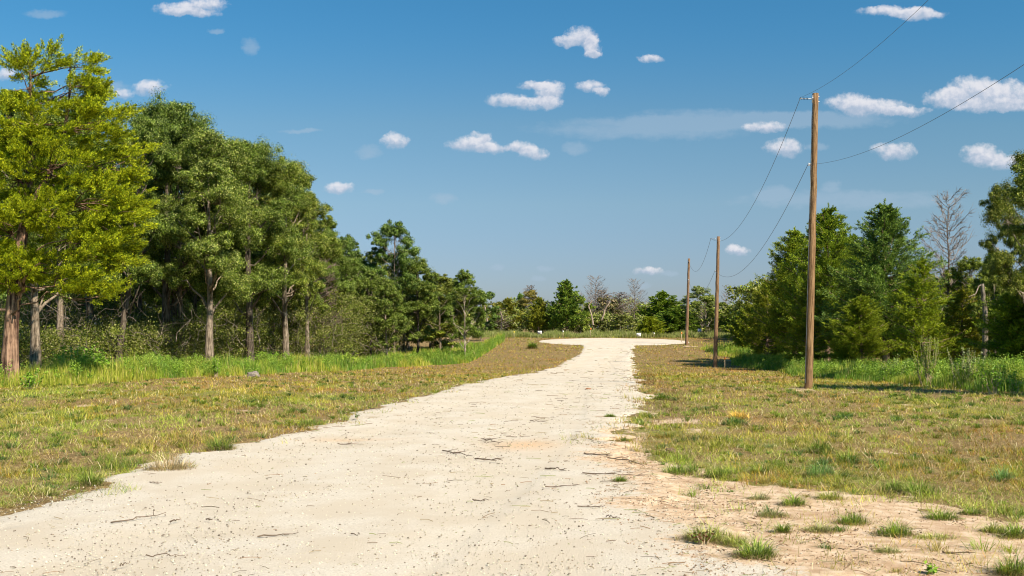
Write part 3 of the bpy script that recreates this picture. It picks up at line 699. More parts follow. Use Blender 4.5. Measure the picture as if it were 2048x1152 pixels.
def make_cedar(seed, H=11., R=3., cb=0.10, nb=120, sprays=9, per=55, size=0.13, tr=0.2, open_=0.0, lean=(0, 0), shape=1.0, tip=1.0, vs=0.6):
    rng = np.random.default_rng(seed); tb = MB()
    tp = trunk_path(H * 0.97, lean, rng, 12, 0.02); r = tr * (1 - 0.95 * np.linspace(0, 1, 12) ** 0.9)
    tb.tube(tp, r, 9, flute=flare); cen, dirs, rad = [], [], []
    for i in range(nb):
        t = cb + (1 - cb) * ((i + rng.random()) / nb); u = (t - cb) / (1 - cb)
        prof = (min(1, (u + 0.12) / 0.3) ** 0.5) * (1 - u) ** (0.75 * shape) * 1.12 + 0.045
        L = R * prof * (rng.uniform(0.5, 1.25)); a = i * 2.39996 + rng.normal(0, 0.35)
        z0 = t * H * 0.97; p0 = np.array([np.interp(z0, tp[:, 2], tp[:, 0]), np.interp(z0, tp[:, 2], tp[:, 1]), z0])
        rise = rng.uniform(0.05, 0.45) * L + u * 0.5 * L
        q = np.linspace(0, 1, 5); h = np.array([math.cos(a), math.sin(a), 0])
        path = p0 + np.outer(q * L, h); path[:, 2] += rise * q ** 1.6
        path[:, 2] = np.minimum(path[:, 2], H)
        tb.tube(path, 0.012 + 0.30 * np.interp(z0, tp[:, 2], r) * (1 - q), 4)
        m = max(3, int(sprays * (0.35 + prof)))
        if rng.random() < open_: m = max(1, m // 3)
        s = rng.uniform(0.28, 1.02, m)
        pc = np.stack([np.interp(s, q, path[:, k]) for k in range(3)], -1)
        pc += rdir(m, rng) * (0.16 * R * (0.4 + 0.6 * prof)) * np.array([1, 1, vs])
        dd = unit(h[None] + rng.normal(0, 0.45, (m, 3)) + np.array([0, 0, 0.45]))
        cen.append(pc); dirs.append(dd); rad.append(np.full(m, 0.118 * R * (0.5 + 0.6 * prof)) * rng.uniform(0.7, 1.3, m))
    # leader
    m = 5; z = np.linspace(0.9, 1.0, m) * H; cen.append(np.stack([np.full(m, tp[-1, 0]), np.full(m, tp[-1, 1]), z], -1))
    dirs.append(np.tile([0, 0, 1.0], (m, 1))); rad.append(np.linspace(0.14, 0.08, m) * R * 0.9 * tip)
    return tb, spray_clumps(np.concatenate(cen), np.concatenate(dirs), np.concatenate(rad), per, size, CEDC, rng)
def make_dead(seed, H=9., R=2.2, cb=0.25, nb=46, tr=0.11, fine=7, rr=1.0, up=0.7):
    rng = np.random.default_rng(seed); tb = MB(); bb = MB()
    tp = trunk_path(H, (rng.normal(0, 0.3), rng.normal(0, 0.3)), rng, 10, 0.05); r = tr * (1 - 0.93 * np.linspace(0, 1, 10))
    tb.tube(tp, r, 7, flute=flare)
    for i in range(nb):
        t = cb + (1 - cb) * (i + rng.random()) / nb; u = (t - cb) / (1 - cb)
        L = R * (0.35 + 0.75 * (1 - u) ** 0.8) * rng.uniform(0.5, 1.1); a = i * 2.4 + rng.normal(0, 0.4); z0 = t * H
        p0 = np.array([np.interp(z0, tp[:, 2], tp[:, 0]), np.interp(z0, tp[:, 2], tp[:, 1]), z0]); h = np.array([math.cos(a), math.sin(a), 0])
        q = np.linspace(0, 1, 6); path = p0 + np.outer(q * L, h); path[:, 2] += up * L * q ** 1.3; path[1:] += rng.normal(0, 0.05 * L, (5, 3))
        bb.tube(path, (0.006 + 0.028 * (1 - q) * (1 - 0.6 * u)) * rr, 4)
        for j in range(fine):
            s = rng.uniform(0.25, 1); b0 = np.array([np.interp(s, q, path[:, k]) for k in range(3)])
            d = unit(h + rng.normal(0, 0.6, 3) + np.array([0, 0, 0.5])) * L * rng.uniform(0.15, 0.4)
            bb.tube(np.stack([b0, b0 + d * 0.5 + rng.normal(0, 0.03, 3), b0 + d]), np.array([0.009, 0.007, 0.004]) * rr, 3)
    return tb, bb

PROTO = {}
def oak_p(i):
    k = ('oak', i)
    if k not in PROTO:
        spec = [dict(H=14, R=4.2, cb=0.31, lobes=21, per_lobe=26, leaves=400, size=0.045, tr=0.33),
                dict(H=13, R=3.8, cb=0.31, lobes=20, per_lobe=26, leaves=400, size=0.045, tr=0.27),
                dict(H=13, R=3.2, cb=0.29, lobes=19, per_lobe=24, leaves=400, size=0.045, tr=0.24),
                dict(H=9, R=2.4, cb=0.17, lobes=26, per_lobe=15, leaves=230, size=0.05, tr=0.13),
                dict(H=9, R=2.6, cb=0.24, lobes=24, per_lobe=15, leaves=230, size=0.052, tr=0.13),
                dict(H=7, R=2.8, cb=0.12, lobes=14, per_lobe=12, leaves=90, size=0.115, tr=0.12),
                dict(H=12, R=3.8, cb=0.10, lobes=28, per_lobe=14, leaves=150, size=0.085, tr=0.2)][i]
        PROTO[k] = (make_oak(100 + i, **spec), spec['H'], spec['R'])
    return PROTO[k]
def ced_p(i):
    k = ('ced', i)
    if k not in PROTO:
        spec = [dict(H=11, R=3.0, cb=0.17, shape=1.0, nb=105, sprays=30, per=62, size=0.060),
                dict(H=10, R=2.8, cb=0.20, nb=95, sprays=30, per=62, size=0.060, shape=0.92),
                dict(H=10, R=2.6, cb=0.10, nb=90, sprays=28, per=60, size=0.060, open_=0.35, shape=0.9),
                dict(H=5, R=2.0, cb=0.04, nb=90, sprays=18, per=34, size=0.12, shape=0.7, tr=0.1, vs=1.1),
                dict(H=6, R=1.8, cb=0.15, nb=80, sprays=18, per=34, size=0.11, tr=0.1, open_=0.15, vs=1.1)][i]
        PROTO[k] = (make_cedar(200 + i, **spec), spec['H'], spec['R'])
    return PROTO[k]
def dead_p(i):
    k = ('dead', i)
    if k not in PROTO:
        spec = [dict(H=9, R=2.4, nb=80, fine=26, rr=0.95), dict(H=8, R=2.0, nb=90, fine=22, rr=2.0, up=0.4), dict(H=7, R=1.6, nb=40, fine=8, rr=1.5)][i]
        PROTO[k] = (make_dead(300 + i, **spec), spec['H'], spec['R'])
    return PROTO[k]
MESHES = {}
def tree_meshes(kind, i):
    k = (kind, i)
    if k not in MESHES:
        (tb, cr), H, R = {'oak': oak_p, 'ced': ced_p, 'dead': dead_p}[kind](i)
        mt = {'oak': M_BARK, 'ced': M_CBARK, 'dead': M_DEAD}[kind]
        t = tb.build('trunk', mt, smooth=True)
        if kind == 'dead': c = cr.build('branches', M_DEAD, smooth=True)
        else: c = link_mesh('crown', cr[0], cr[1], M_LEAF if kind == 'oak' else M_CED, colors=cr[2])
        MESHES[k] = (t, c, H, R, [False])
    return MESHES[k]
def place_tree(kind, i, x, Y, ytop, hw, label, tint=(1, 1, 1), rot=None, lean=(0, 0), group=None, btint=None):
    """x, ytop, hw as seen in the photograph (pixels) turned into metres at distance Y"""
    t0, c0, H0, R0, used = tree_meshes(kind, i)
    X = (x - HX) / F * Y; z = float(gz(X, Y)); H = (HY - ytop) / F * Y + (CZ - z); R = hw / F * Y
    name = {'oak': 'oak_tree', 'ced': 'cedar_tree', 'dead': 'dead_tree'}[kind]
    e = thing(name, label, 'tree', (X, Y, z - 0.03), random.uniform(0, 6.28) if rot is None else rot, group)
    e.scale = (R / R0, R / R0, H / H0)
    e.rotation_euler[0] = lean[1]; e.rotation_euler[1] = lean[0]
    for src in (t0, c0):
        o = src if not used[0] else src.copy()
        if used[0]: col.objects.link(o)
        o.parent = e
        if src is c0 and kind != 'dead': o.color = (*tint, 1)
        else: o.color = (*(btint or (1, 1, 1)), 1)
    used[0] = True
    return e

# --- the big bright cedar at the left edge, shaped by itself
def big_cedar():
    Yc = 38.0; Xc = (20 - HX) / F * Yc; z0 = float(gz(Xc, Yc)); s = F / Yc; rng = np.random.default_rng(5)
    def loc(px, py, dy=0.0): return np.array([(px - HX) / F * (Yc + 0) - Xc, dy, (HY - py) / F * Yc + CZ - z0])
    e = thing('cedar_tree', 'large yellow-green cedar filling the left edge of the picture', 'tree', (Xc, Yc, z0))
    tb = MB(); tp = np.array([loc(18, 790), loc(20, 700), loc(24, 620), loc(30, 540), loc(45, 440), loc(55, 330), loc(60, 220), loc(60, 130)])
    tp += np.array([[0, d, 0] for d in (0, 0, .05, .1, .2, .2, .1, 0)])
    zz = np.linspace(0, 1, 26); tp2 = np.stack([np.interp(zz, np.linspace(0, 1, 8), tp[:, k]) for k in range(3)], -1)
    rad = np.interp(zz, [0, 0.08, 0.2, 0.4, 0.7, 1], [0.36, 0.31, 0.26, 0.22, 0.13, 0.02])
    tb.tube(tp2, rad, 28, flute=lambda q, th: 1 + 0.35 * np.exp(-q * 14) * (0.6 + 0.6 * np.cos(th * 5)) + 0.10 * np.cos(th * 9 + np.sin(q * 12) * 2) * (1 - q) + 0.05 * np.cos(th * 17 + q * 30))
    limb(tb, loc(26, 640), loc(70, 590, -1.0), 0.06, 0.02, rng); limb(tb, loc(30, 590), loc(110, 530, -1.2), 0.08, 0.02, rng)
    limb(tb, loc(24, 620), loc(-60, 540, -1), 0.07, 0.02, rng)
    # secondary leader
    l2 = np.array([loc(45, 430), loc(90, 350, .3), loc(125, 260, .2), loc(140, 180, 0), loc(140, 110, 0)])
    tb.tube(l2, [0.12, 0.10, 0.07, 0.04, 0.01], 7)
    B = [(60,170,42,58,0.9),(55,120,26,22,.5),(150,185,55,60,1.0),(118,125,20,34,.4),(185,130,22,26,.4),(190,170,28,16,.5),(95,240,80,45,1.3),(15,250,60,60,1.3),
         (205,250,58,50,1.1),(245,320,45,60,1.0),(130,330,95,60,1.7),(30,350,80,70,1.7),(215,400,75,55,1.3),(262,440,34,40,.8),(120,430,100,55,1.9),(20,460,80,60,1.9),
         (190,500,85,40,1.3),(250,505,36,28,.8),(90,530,95,34,1.7),(170,560,60,24,1.1),(215,585,22,18,.5),(10,560,60,28,1.4),(-80,250,70,90,1.6),(-90,420,80,110,1.9),(-80,540,70,50,1.6),(-90,120,60,60,1.2)]
    cen, dirs, rads = [], [], []
    for (px, py, rx, ry, dy) in B:
        c = loc(px, py, rng.uniform(-0.5, 0.3)); a = np.array([rx / s, dy * 1.25, ry / s])
        m = int(125 * (a[0] * a[2] + a[0] * a[1] + a[1] * a[2]) / 3 + 16)
        nb_ = max(6, int(m / 15)); db = rdir(nb_, rng); bc = c + db * a * rng.uniform(0.55, 0.98, (nb_, 1)); bi = rng.integers(0, nb_, m)
        br_ = rng.uniform(0.35, 0.80, nb_); loc_ = rdir(m, rng) * (rng.random((m, 1)) ** 0.6) * br_[bi][:, None] * np.array([1, 1, 0.42])
        loc_[:, 2] += 0.35 * np.einsum('ij,ij->i', loc_[:, :2], unit(bc - np.array([tp2[:, 0].mean(), 0, 0]))[bi][:, :2])
        q = bc[bi] + loc_; d = unit(loc_ + 0.4 * db[bi])
        ax = tp2[np.argmin(np.abs(tp2[:, 2][None] - q[:, 2][:, None]), 1)] if False else np.stack([np.interp(q[:, 2], tp2[:, 2], tp2[:, k]) for k in range(3)], -1)
        cen.append(q); dd = unit(unit(q - ax) * 0.9 + d * 0.5 + rng.normal(0, 0.3, (m, 3)) + np.array([0, 0, 0.35])); dirs.append(dd)
        rads.append(rng.uniform(0.20, 0.42, m))
        start = np.array([np.interp(c[2] - 0.5, tp2[:, 2], tp2[:, k]) for k in range(3)])
        limb(tb, start, c, 0.035, 0.010, rng, 5)
        for qq in q[:m // 20]: limb(tb, c * 0.6 + start * 0.4, qq, 0.02, 0.006, rng, 3, 0.03, 4)
    ob_ = tb.build('trunk', M_CBARK, e, smooth=True); ob_.color = (0.72, 0.66, 0.62, 1)
    V, Fa, C = spray_clumps(np.concatenate(cen), np.concatenate(dirs), np.concatenate(rads) * 0.85, 110, 0.046, [(0.34,0.40,0.014),(0.47,0.50,0.016),(0.16,0.22,0.012),(0.58,0.58,0.02),(0.08,0.12,0.01),(0.30,0.37,0.02)], rng)
    link_mesh('crown', V, Fa, M_CED, e, C)
big_cedar()

# --- left wood
G = (1.0, 1.0, 1.0)
LT = [('oak',0,72,46,215,115,'thick pale trunk beside the big yellow-green cedar',(0.95,1,1),(0,0)),
      ('oak',1,120,55,230,105,'slim sunlit trunk second behind the big cedar',(0.9,1,1),(0,0)),
      ('oak',2,236,52,215,85,'dark trunk leaning left below the big cedar boughs',(0.9,0.98,1),(-0.12,0)),
      ('oak',0,332,59,198,118,'tallest broad oak crown right of the cedar, dark twisting trunk',(0.85,0.95,1),(0,0)),
      ('oak',2,352,62,262,90,'oak trunk in the middle of the three close trunks',(0.85,0.95,1),(0.03,0)),
      ('oak',1,366,60,275,85,'pale slim oak trunk, right one of three close together',(1.05,1.08,1),(0.05,0)),
      ('oak',1,418,54,262,108,'oak with straight pale sunlit trunk and speckled grey-green crown',(1.15,1.15,1.25),(0,0)),
      ('oak',0,500,60,276,100,'oak with straight dark trunk, crown stepping down right',(0.95,1.02,1),(0,0)),
      ('oak',2,515,68,330,80,'thin dark oak trunk just right of the straight dark one',(0.9,0.95,1),(0,0)),
      ('oak',1,572,63,318,88,'oak with short pale split trunk in bright tall grass',(1.15,1.12,1.0),(0,0)),
      ('oak',2,614,68,382,62,'oak whose crown ends the high canopy, ragged right side',(1.1,1.1,1),(0,0)),
      ('oak',4,690,86,472,56,'flat topped oak right of the pale bare branches',(0.8,0.95,1),(0,0)),
      ('oak',3,725,90,520,52,'small dense oak with dark trunk left of the tall ball crown',(0.85,1,1),(0,0)),
      ('oak',4,788,88,444,60,'oak with high open ball crown standing clear against sky',(0.75,0.92,1),(0,0)),
      ('oak',3,772,80,560,48,'low oak with pale trunk below the high ball crown',(0.95,1.0,1),(0,0)),
      ('oak',3,835,90,518,54,'rounded oak two trees left of the slender front oak',(0.95,1.0,1),(0,0)),
      ('oak',4,880,98,548,56,'dull olive oak directly behind and left of the slender front oak',(1.1,1.0,1),(0,0)),
      ('oak',3,905,106,560,44,'oak crown behind the slender front oak',(0.9,1.0,1),(0,0)),
      ('oak',4,930,86,540,40,'slender oak standing alone in front, thin pale trunk in tall grass',(0.95,1.05,1),(0,0)),
      ('oak',5,962,128,580,36,'small dark oak at the right end of the left wood',(0.75,0.9,1),(0,0)),
      ('oak',5,700,92,600,70,'low leafy oak filling under the flat topped oak',(1,1.05,1),(0,0)),
      ('oak',5,860,100,600,70,'bushy low oak with yellowish leaves near the wood end',(1.25,1.15,1),(0,0)),
      ('oak',2,455,70,290,95,'oak crown set back between pale and dark straight trunks',(0.85,0.95,1),(0,0)),
      ('oak',2,180,66,210,110,'oak crown far behind the big cedar',(0.8,0.95,1),(0,0)),
      ('oak',2,655,76,440,60,'thin oak left of the pale bare branches',(0.9,1,1),(0,0)),
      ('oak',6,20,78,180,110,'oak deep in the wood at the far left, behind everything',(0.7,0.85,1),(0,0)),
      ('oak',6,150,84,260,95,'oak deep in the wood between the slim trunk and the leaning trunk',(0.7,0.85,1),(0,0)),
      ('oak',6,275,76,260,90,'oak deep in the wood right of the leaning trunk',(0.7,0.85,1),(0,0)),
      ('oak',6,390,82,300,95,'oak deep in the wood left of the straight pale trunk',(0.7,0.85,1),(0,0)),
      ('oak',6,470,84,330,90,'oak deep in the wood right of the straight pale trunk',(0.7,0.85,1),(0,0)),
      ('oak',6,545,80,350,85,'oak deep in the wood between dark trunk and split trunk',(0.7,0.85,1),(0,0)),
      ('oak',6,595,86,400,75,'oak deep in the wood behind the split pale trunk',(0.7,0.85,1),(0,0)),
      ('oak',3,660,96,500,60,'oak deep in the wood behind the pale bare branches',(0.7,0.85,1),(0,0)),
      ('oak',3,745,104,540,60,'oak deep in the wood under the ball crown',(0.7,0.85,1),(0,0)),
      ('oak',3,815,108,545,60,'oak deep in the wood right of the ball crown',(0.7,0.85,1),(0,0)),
      ('oak',3,708,84,560,50,'oak with low hanging branches just right of the pale bare branches',(1.0,1.0,1),(0,0)),
      ('oak',3,755,92,590,52,'low oak filling beneath the ball crown, sunlit trunk',(0.9,0.95,1),(0,0)),
      ('oak',3,808,94,560,50,'oak between ball crown and rounded oak, slightly lower',(1.1,1.02,1),(0,0)),
      ('oak',3,862,102,560,48,'green oak with twin thin trunks near the end of the wood',(0.95,1.0,1),(0,0)),
      ('oak',2,96,62,250,70,'slim dark trunk between the thick pale trunk and the slim sunlit one',(0.85,0.95,1),(0,0)),
      ('oak',2,285,66,270,70,'slender dark trunk left of the three close trunks',(1.0,0.95,1),(0.04,0)),
      ('oak',2,392,68,310,60,'thin dark trunk just left of the straight pale trunk',(0.8,0.9,1),(0,0)),
      ('oak',2,545,70,345,66,'thin dark trunk midway between dark trunk and split trunk',(1.1,1.0,1),(-0.03,0)),
      ('oak',2,594,72,400,55,'thin dark trunk just right of the split pale trunk',(0.85,0.95,1),(0,0)),
      ('oak',3,640,76,470,48,'thin sunlit trunk under the end of the high canopy',(1.15,1.05,1),(0,0)),
      ('oak',3,672,82,505,46,'short dark trunk in front of the flat topped oak',(0.9,1.0,1),(0,0)),
      ('oak',3,742,82,545,40,'small oak with thin pale trunk left of the low oak under the ball crown',(0.95,1.0,1),(0,0)),
      ('dead',1,650,74,498,42,'pale grey leafless tree between canopy and flat topped oak',G,(0,0)),
      ('dead',0,800,104,480,26,'bare twiggy tree half hidden behind the ball crown',G,(0,0))]
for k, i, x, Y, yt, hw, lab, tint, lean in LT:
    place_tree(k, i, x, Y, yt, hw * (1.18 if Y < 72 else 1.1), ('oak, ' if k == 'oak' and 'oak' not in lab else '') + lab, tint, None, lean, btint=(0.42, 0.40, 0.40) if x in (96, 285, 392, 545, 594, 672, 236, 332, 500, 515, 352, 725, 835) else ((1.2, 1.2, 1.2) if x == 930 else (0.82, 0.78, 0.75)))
# --- right wood
RT = [('ced',0,1655,74,412,92,'tall dark green cedar rising right behind the near pole',(0.62,0.85,1.1)),
      ('ced',1,1590,80,458,78,'broad cedar left of the near pole, ragged top',(0.66,0.85,1.0)),
      ('ced',2,1535,86,560,52,'dull cedar with grey branches, left end of right wood',(0.7,0.8,1.1)),
      ('ced',1,1700,82,470,80,'cedar behind between the two tallest right cedars',(0.6,0.85,1.2)),
      ('ced',0,1772,66,404,108,'blue-green cedar with the highest pointed top on the right',(0.50,0.76,2.3)),
      ('ced',2,1846,57,515,72,'fresh green cedar in front, lower than its neighbours, thin trunk',(0.75,0.95,1.0)),
      ('ced',1,1722,62,590,62,'low cedar with pale trunk right of the near pole',(0.7,0.88,1.0)),
      ('ced',2,1925,58,575,70,'sparse olive cedar under the bare crown',(0.85,0.88,1.2)),
      ('oak',4,1942,66,515,64,'leafy green oak behind the broken snag',(1.0,1.15,1)),
      ('oak',1,2066,43,300,96,'dark oak reaching highest at the right edge of the picture',(0.85,0.92,0.9)),
      ('ced',1,2046,47,560,100,'dense low cedar under the right edge oak',(0.6,0.85,1.0)),
      ('oak',3,1990,56,505,46,'narrow oak beside the right edge oak',(0.85,1.0,1)),
      ('ced',1,2180,44,420,110,'cedar just outside the right edge',(0.6,0.85,1.0)),
      ('oak',1,2236,30,215,190,'oak outside the frame that throws the patch of shade',(0.8,0.95,1)),
      ('ced',1,1690,63,645,40,'low cedar directly right of the near pole, branches to the grass',(0.7,0.85,0.9)),
      ('ced',2,1812,74,545,84,'dark cedar between the blue-green one and the bare skeleton',(0.6,0.8,0.9)),
      ('oak',3,1872,72,560,60,'broadleaf crown under the bare skeleton tree',(0.9,0.95,1)),
      ('ced',2,1968,68,590,84,'cedar behind the broken snag, lower than the oak',(0.65,0.82,0.9)),
      ('oak',3,2024,58,430,50,'oak sapling crown against the right edge oak, leaves ragged',(0.75,0.85,1)),
      ('ced',2,1735,84,500,80,'dark cedar seen in the gap between the two tallest right cedars',(0.6,0.8,0.9)),
      ('ced',2,1615,70,560,60,'cedar just left of the near pole, lower than those behind',(0.66,0.82,0.9)),
      ('oak',3,1905,80,545,70,'broadleaf crown deep behind the bare skeleton tree',(0.85,0.95,1)),
      ('ced',2,1635,96,520,70,'cedar farthest back behind the near pole',(0.6,0.8,1.1)),
      ('ced',3,1505,100,612,38,'small cedar at the far corner of the right wood',(0.7,0.85,1.0)),
      ('dead',0,1896,68,398,78,'bare grey cedar skeleton standing above the right wood',G),
      ('dead',2,1552,90,520,26,'thin bare treetop behind the dull left cedar',G)]
for k, i, x, Y, yt, hw, lab, tint in RT: place_tree(k, i, x, Y, yt, hw, lab, tuple(c * (1.3 if k == 'ced' else 1.0) * m_ for c, m_ in zip(tint, (1.2, 1.02, 0.8))))
# --- trees beyond the turning circle
FTR = [('oak',5,985,160,602,26,'olive oak at the left end of the far tree line',(1.1,1.0,1)),
       ('ced',4,1015,156,596,30,'round cedar with yellowish crown left in the far line',(0.85,0.85,1.2)),
       ('ced',4,1040,166,586,16,'dark narrow cedar top left of the pale brushy oak',(0.5,0.8,1.3)),
       ('oak',4,1062,160,580,26,'thin open oak mixed with bare branches in the far line',(1.3,1.0,1.3)),
       ('ced',4,1078,152,594,24,'yellow-tinged cedar left of the dark hollow in the far line',(0.8,0.85,1.0)),
       ('oak',5,1098,158,610,26,'deep shaded oak directly left of the tallest far cedar',(0.6,0.8,1)),
       ('ced',4,1133,150,560,34,'tallest far cedar, pointed dark crown above the circle',(0.55,0.8,1.3)),
       ('oak',5,1160,152,592,30,'bright green rounded oak right of the tallest far cedar',(0.95,1.1,0.9)),
       ('oak',5,1212,158,592,26,'brownish fading oak among the grey bare trees',(1.1,0.85,2.2)),
       ('oak',5,1240,152,628,36,'low grey-green oak in the middle of the far line',(1.0,1.0,1.5)),
       ('oak',5,1290,160,612,28,'low dull oak behind the small bright cedar',(0.9,0.95,1.2)),
       ('ced',3,1300,142,634,24,'small bright green cone shaped cedar behind the white right sign',(0.85,1.0,0.8)),
       ('ced',4,1325,156,582,42,'broad pointed cedar right of the bare far trees',(0.6,0.85,1.1)),
       ('ced',3,1350,150,618,40,'dark cedar with hollow shade beneath near the farthest pole',(0.5,0.75,1.1)),
       ('oak',4,1398,158,572,34,'sparse pale leaved oak between the two farther poles',(1.1,1.2,2.0)),
       ('oak',5,1412,150,588,36,'dense green oak between the two farther poles',(0.9,1.0,0.9)),
       ('oak',5,1440,154,604,34,'grey-green oak right behind the middle pole',(0.9,0.95,1.3)),
       ('ced',4,1475,146,606,34,'dull cedar where far line meets right wood',(0.6,0.8,1.2)),
       ('ced',3,1500,130,622,34,'squat dark cedar at the right end of the far line',(0.55,0.8,1.1)),
       ('dead',0,1186,158,556,32,'tall bare forked tree right of the tallest far cedar',G),
       ('dead',1,1200,162,580,36,'bushy brown-grey leafless tree in the far line centre',G),
       ('dead',0,1266,158,562,26,'tall straight bare tree in the middle of the far line',G),
       ('dead',1,1245,164,586,40,'tangle of grey bare branches left of the straight bare tree',G),
       ('dead',1,1060,170,572,24,'bare tree spike rising over the pale brushy oak',G),
       ('dead',2,1002,150,618,22,'short bare tree with white stem at the far left',G),
       ('dead',2,1404,148,598,10,'white dead stem between the two farther poles',G),
       ('dead',2,1452,162,572,18,'bare treetop just right of the middle pole',G)]
for k, i, x, Y, yt, hw, lab, tint in FTR: place_tree(k, i, x, Y, yt, hw * 1.15, lab, tuple(c * (1.45 if k == 'ced' else 1.3) * m_ for c, m_ in zip(tint, (1.05, 0.90, 0.95))))

# --- white leaning dead stems, snag and log
def stem(name, label, pts, rad, mat=M_DEAD, k=7, tint=(1.3,1.25,1.15)):
    """pts: (px, py, Y)"""
    P3 = np.array([[(x - HX) / F * Y, Y, (HY - y) / F * Y + CZ] for x, y, Y in pts])
    base = P3[0].copy(); base[2] = float(gz(base[0], base[1]))
    e = thing(name, label, 'tree', base)
    tb = MB(); zz = np.linspace(0, 1, 14); pp = np.stack([np.interp(zz, np.linspace(0, 1, len(P3)), P3[:, q]) for q in range(3)], -1) - base
    pp[1:-1] += np.random.default_rng(len(label)).normal(0, 0.03, (12, 3)); tb.tube(pp, np.interp(zz, np.linspace(0, 1, len(rad)), rad), k, cap=True)
    t = tb.build('trunk', mat, e, smooth=True); t.color = (*tint, 1)
    return e, base
stem('dead_tree', 'white leaning dead trunk left of the paler far bushes', [(975,645,146),(970,615,146),(967,600,146)], [0.13,0.10,0.05])
stem('dead_tree', 'short white leaning trunk in front of the round far cedar', [(1006,640,150),(1001,625,150),(999,617,150)], [0.13,0.1,0.07])
stem('dead_tree', 'curved white bare trunk right of the bright green far oak', [(1186,650,146),(1183,630,146),(1177,612,146),(1184,600,146)], [0.14,0.11,0.09,0.05])
stem('dead_tree', 'white leaning broken trunk among the brown far branches', [(1203,640,148),(1210,620,148),(1220,603,148)], [0.13,0.14,0.06])
e, b = stem('dead_tree', 'broken dark snag with one pale drooping branch near right edge', [(1968,740,54),(1970,650,54),(1968,600,54),(1964,568,54)], [0.17,0.15,0.12,0.10], M_BARK, 8, (0.7,0.7,0.7))
tb = MB(); q = np.array([[-0.05,0,5.0],[-0.25,-.1,4.85],[-0.45,-.2,4.35],[-0.8,-.3,4.2]]); q[:, 2] += 0.0
q = np.array([[ (x - HX)/F*54 - b[0], dy, (HY - y)/F*54 + CZ - b[2]] for x, y, dy in [(1964,569,0),(1956,572,-.1),(1948,588,-.2),(1932,594,-.3)]])
tb.tube(q, [0.03,0.03,0.022,0.01], 5); o = tb.build('branch', M_DEAD, e, smooth=True); o.color = (1.3, 1.25, 1.2, 1)

# --- undergrowth masses
def shrubs(name, label, regs, n, hmax, pal, leaves, size, twigs=True, rseed=0):
    rng = np.random.default_rng(rseed); X, Y = regs(rng, n)
    m = len(X); h = hmax(X, Y) * rng.random(m) ** 0.7
    z = gz(X, Y) + h; cen = np.stack([X, Y, z], -1); rad = rng.uniform(0.35, 0.85, m) * (1 + (Y > 110) * 0.35)
    keep = fbm(X * 0.45 + h * 0.5, Y * 0.45 + h * 0.3, 61) > 0.36
    cen, rad = cen[keep], rad[keep]
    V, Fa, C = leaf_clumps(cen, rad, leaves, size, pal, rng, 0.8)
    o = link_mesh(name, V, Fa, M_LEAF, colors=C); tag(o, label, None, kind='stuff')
    return o
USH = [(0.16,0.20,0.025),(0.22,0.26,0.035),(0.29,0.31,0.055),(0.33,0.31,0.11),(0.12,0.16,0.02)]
def reg_left(rng, n):
    X = rng.uniform(-48, -10, n); o = np.argsort(LF[:, 0]); yf = np.interp(X, LF[o, 0], LF[o, 1])
    Y = yf + 19 + 26 * rng.random(n) ** 0.8; k = X > -0.65 * Y; return X[k], Y[k]
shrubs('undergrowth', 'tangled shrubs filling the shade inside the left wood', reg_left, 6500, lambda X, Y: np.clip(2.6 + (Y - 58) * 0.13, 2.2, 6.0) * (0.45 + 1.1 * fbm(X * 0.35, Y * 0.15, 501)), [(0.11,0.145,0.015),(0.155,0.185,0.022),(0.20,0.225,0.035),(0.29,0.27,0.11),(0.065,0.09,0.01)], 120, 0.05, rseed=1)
def reg_right(rng, n):
    Y = rng.uniform(42, 112, n); X = np.interp(Y, RF[_ro, 1], RF[_ro, 0]) + 10 + 18 * rng.random(n) ** 0.8
    k = X < 0.62 * Y; return X[k], Y[k]
shrubs('undergrowth', 'dark shrubs filling between the cedars on the right', reg_right, 3400, lambda X, Y: np.clip(0.8 + (X - np.interp(Y, RF[_ro, 1], RF[_ro, 0])) * 0.30, 0.8, 4.2), [(0.10,0.15,0.015),(0.15,0.20,0.02),(0.20,0.25,0.025),(0.08,0.11,0.015)], 90, 0.075, rseed=2)
def reg_far(rng, n):
    Y = 152 + 20 * rng.random(n); X = rng.uniform(-20, 46, n); return X, Y
shrubs('undergrowth', 'low thicket along the foot of the far tree line', reg_far, 2600, lambda X, Y: 1.6 + 3.2 * fbm(X * 0.22, Y * 0.1, 7) + (Y - 152) * 0.12, [(0.18,0.23,0.035),(0.24,0.28,0.05),(0.29,0.31,0.09),(0.32,0.30,0.14),(0.13,0.17,0.025)], 60, 0.15, rseed=3)
def reg_back(rng, n):
    k = n // 2
    Xa = rng.uniform(-75, -14, k); Ya = 98 + 26 * rng.random(k); Xb = rng.uniform(30, 80, n - k); Yb = 112 + 26 * rng.random(n - k)
    Xa = np.where(Xa > -22, Xa, Xa)
    return np.concatenate([Xa, Xb]), np.concatenate([Ya, Yb])
shrubs('woodland', 'dark wood standing behind the first rows of trees', reg_back, 3600, lambda X, Y: np.where(X < 0, 9.5, 7.5), USH, 60, 0.24, rseed=4)
def brush(name, label, regs, n, seed, hh):
    rng = np.random.default_rng(seed); X, Y = regs(rng, n); tb = MB()
    for x, y in zip(X, Y):
        L = rng.uniform(0.6, 2.0); z = float(gz(x, y)) + rng.uniform(0.0, hh)
        p0 = np.array([x, y, z]); d = unit(rng.normal(0, 1, 3) + np.array([0, 0, 0.8])); t = np.linspace(0, 1, 6)[:, None]
        p = p0 + d * L * t; p[1:] += np.cumsum(rng.normal(0, 0.09 * L, (5, 3)), 0)
        tb.tube(p, rng.uniform(0.006, 0.015) * (1.15 - t[:, 0]), 3)
    o = tb.build(name, M_DEAD); tag(o, label, None, kind='stuff'); return o
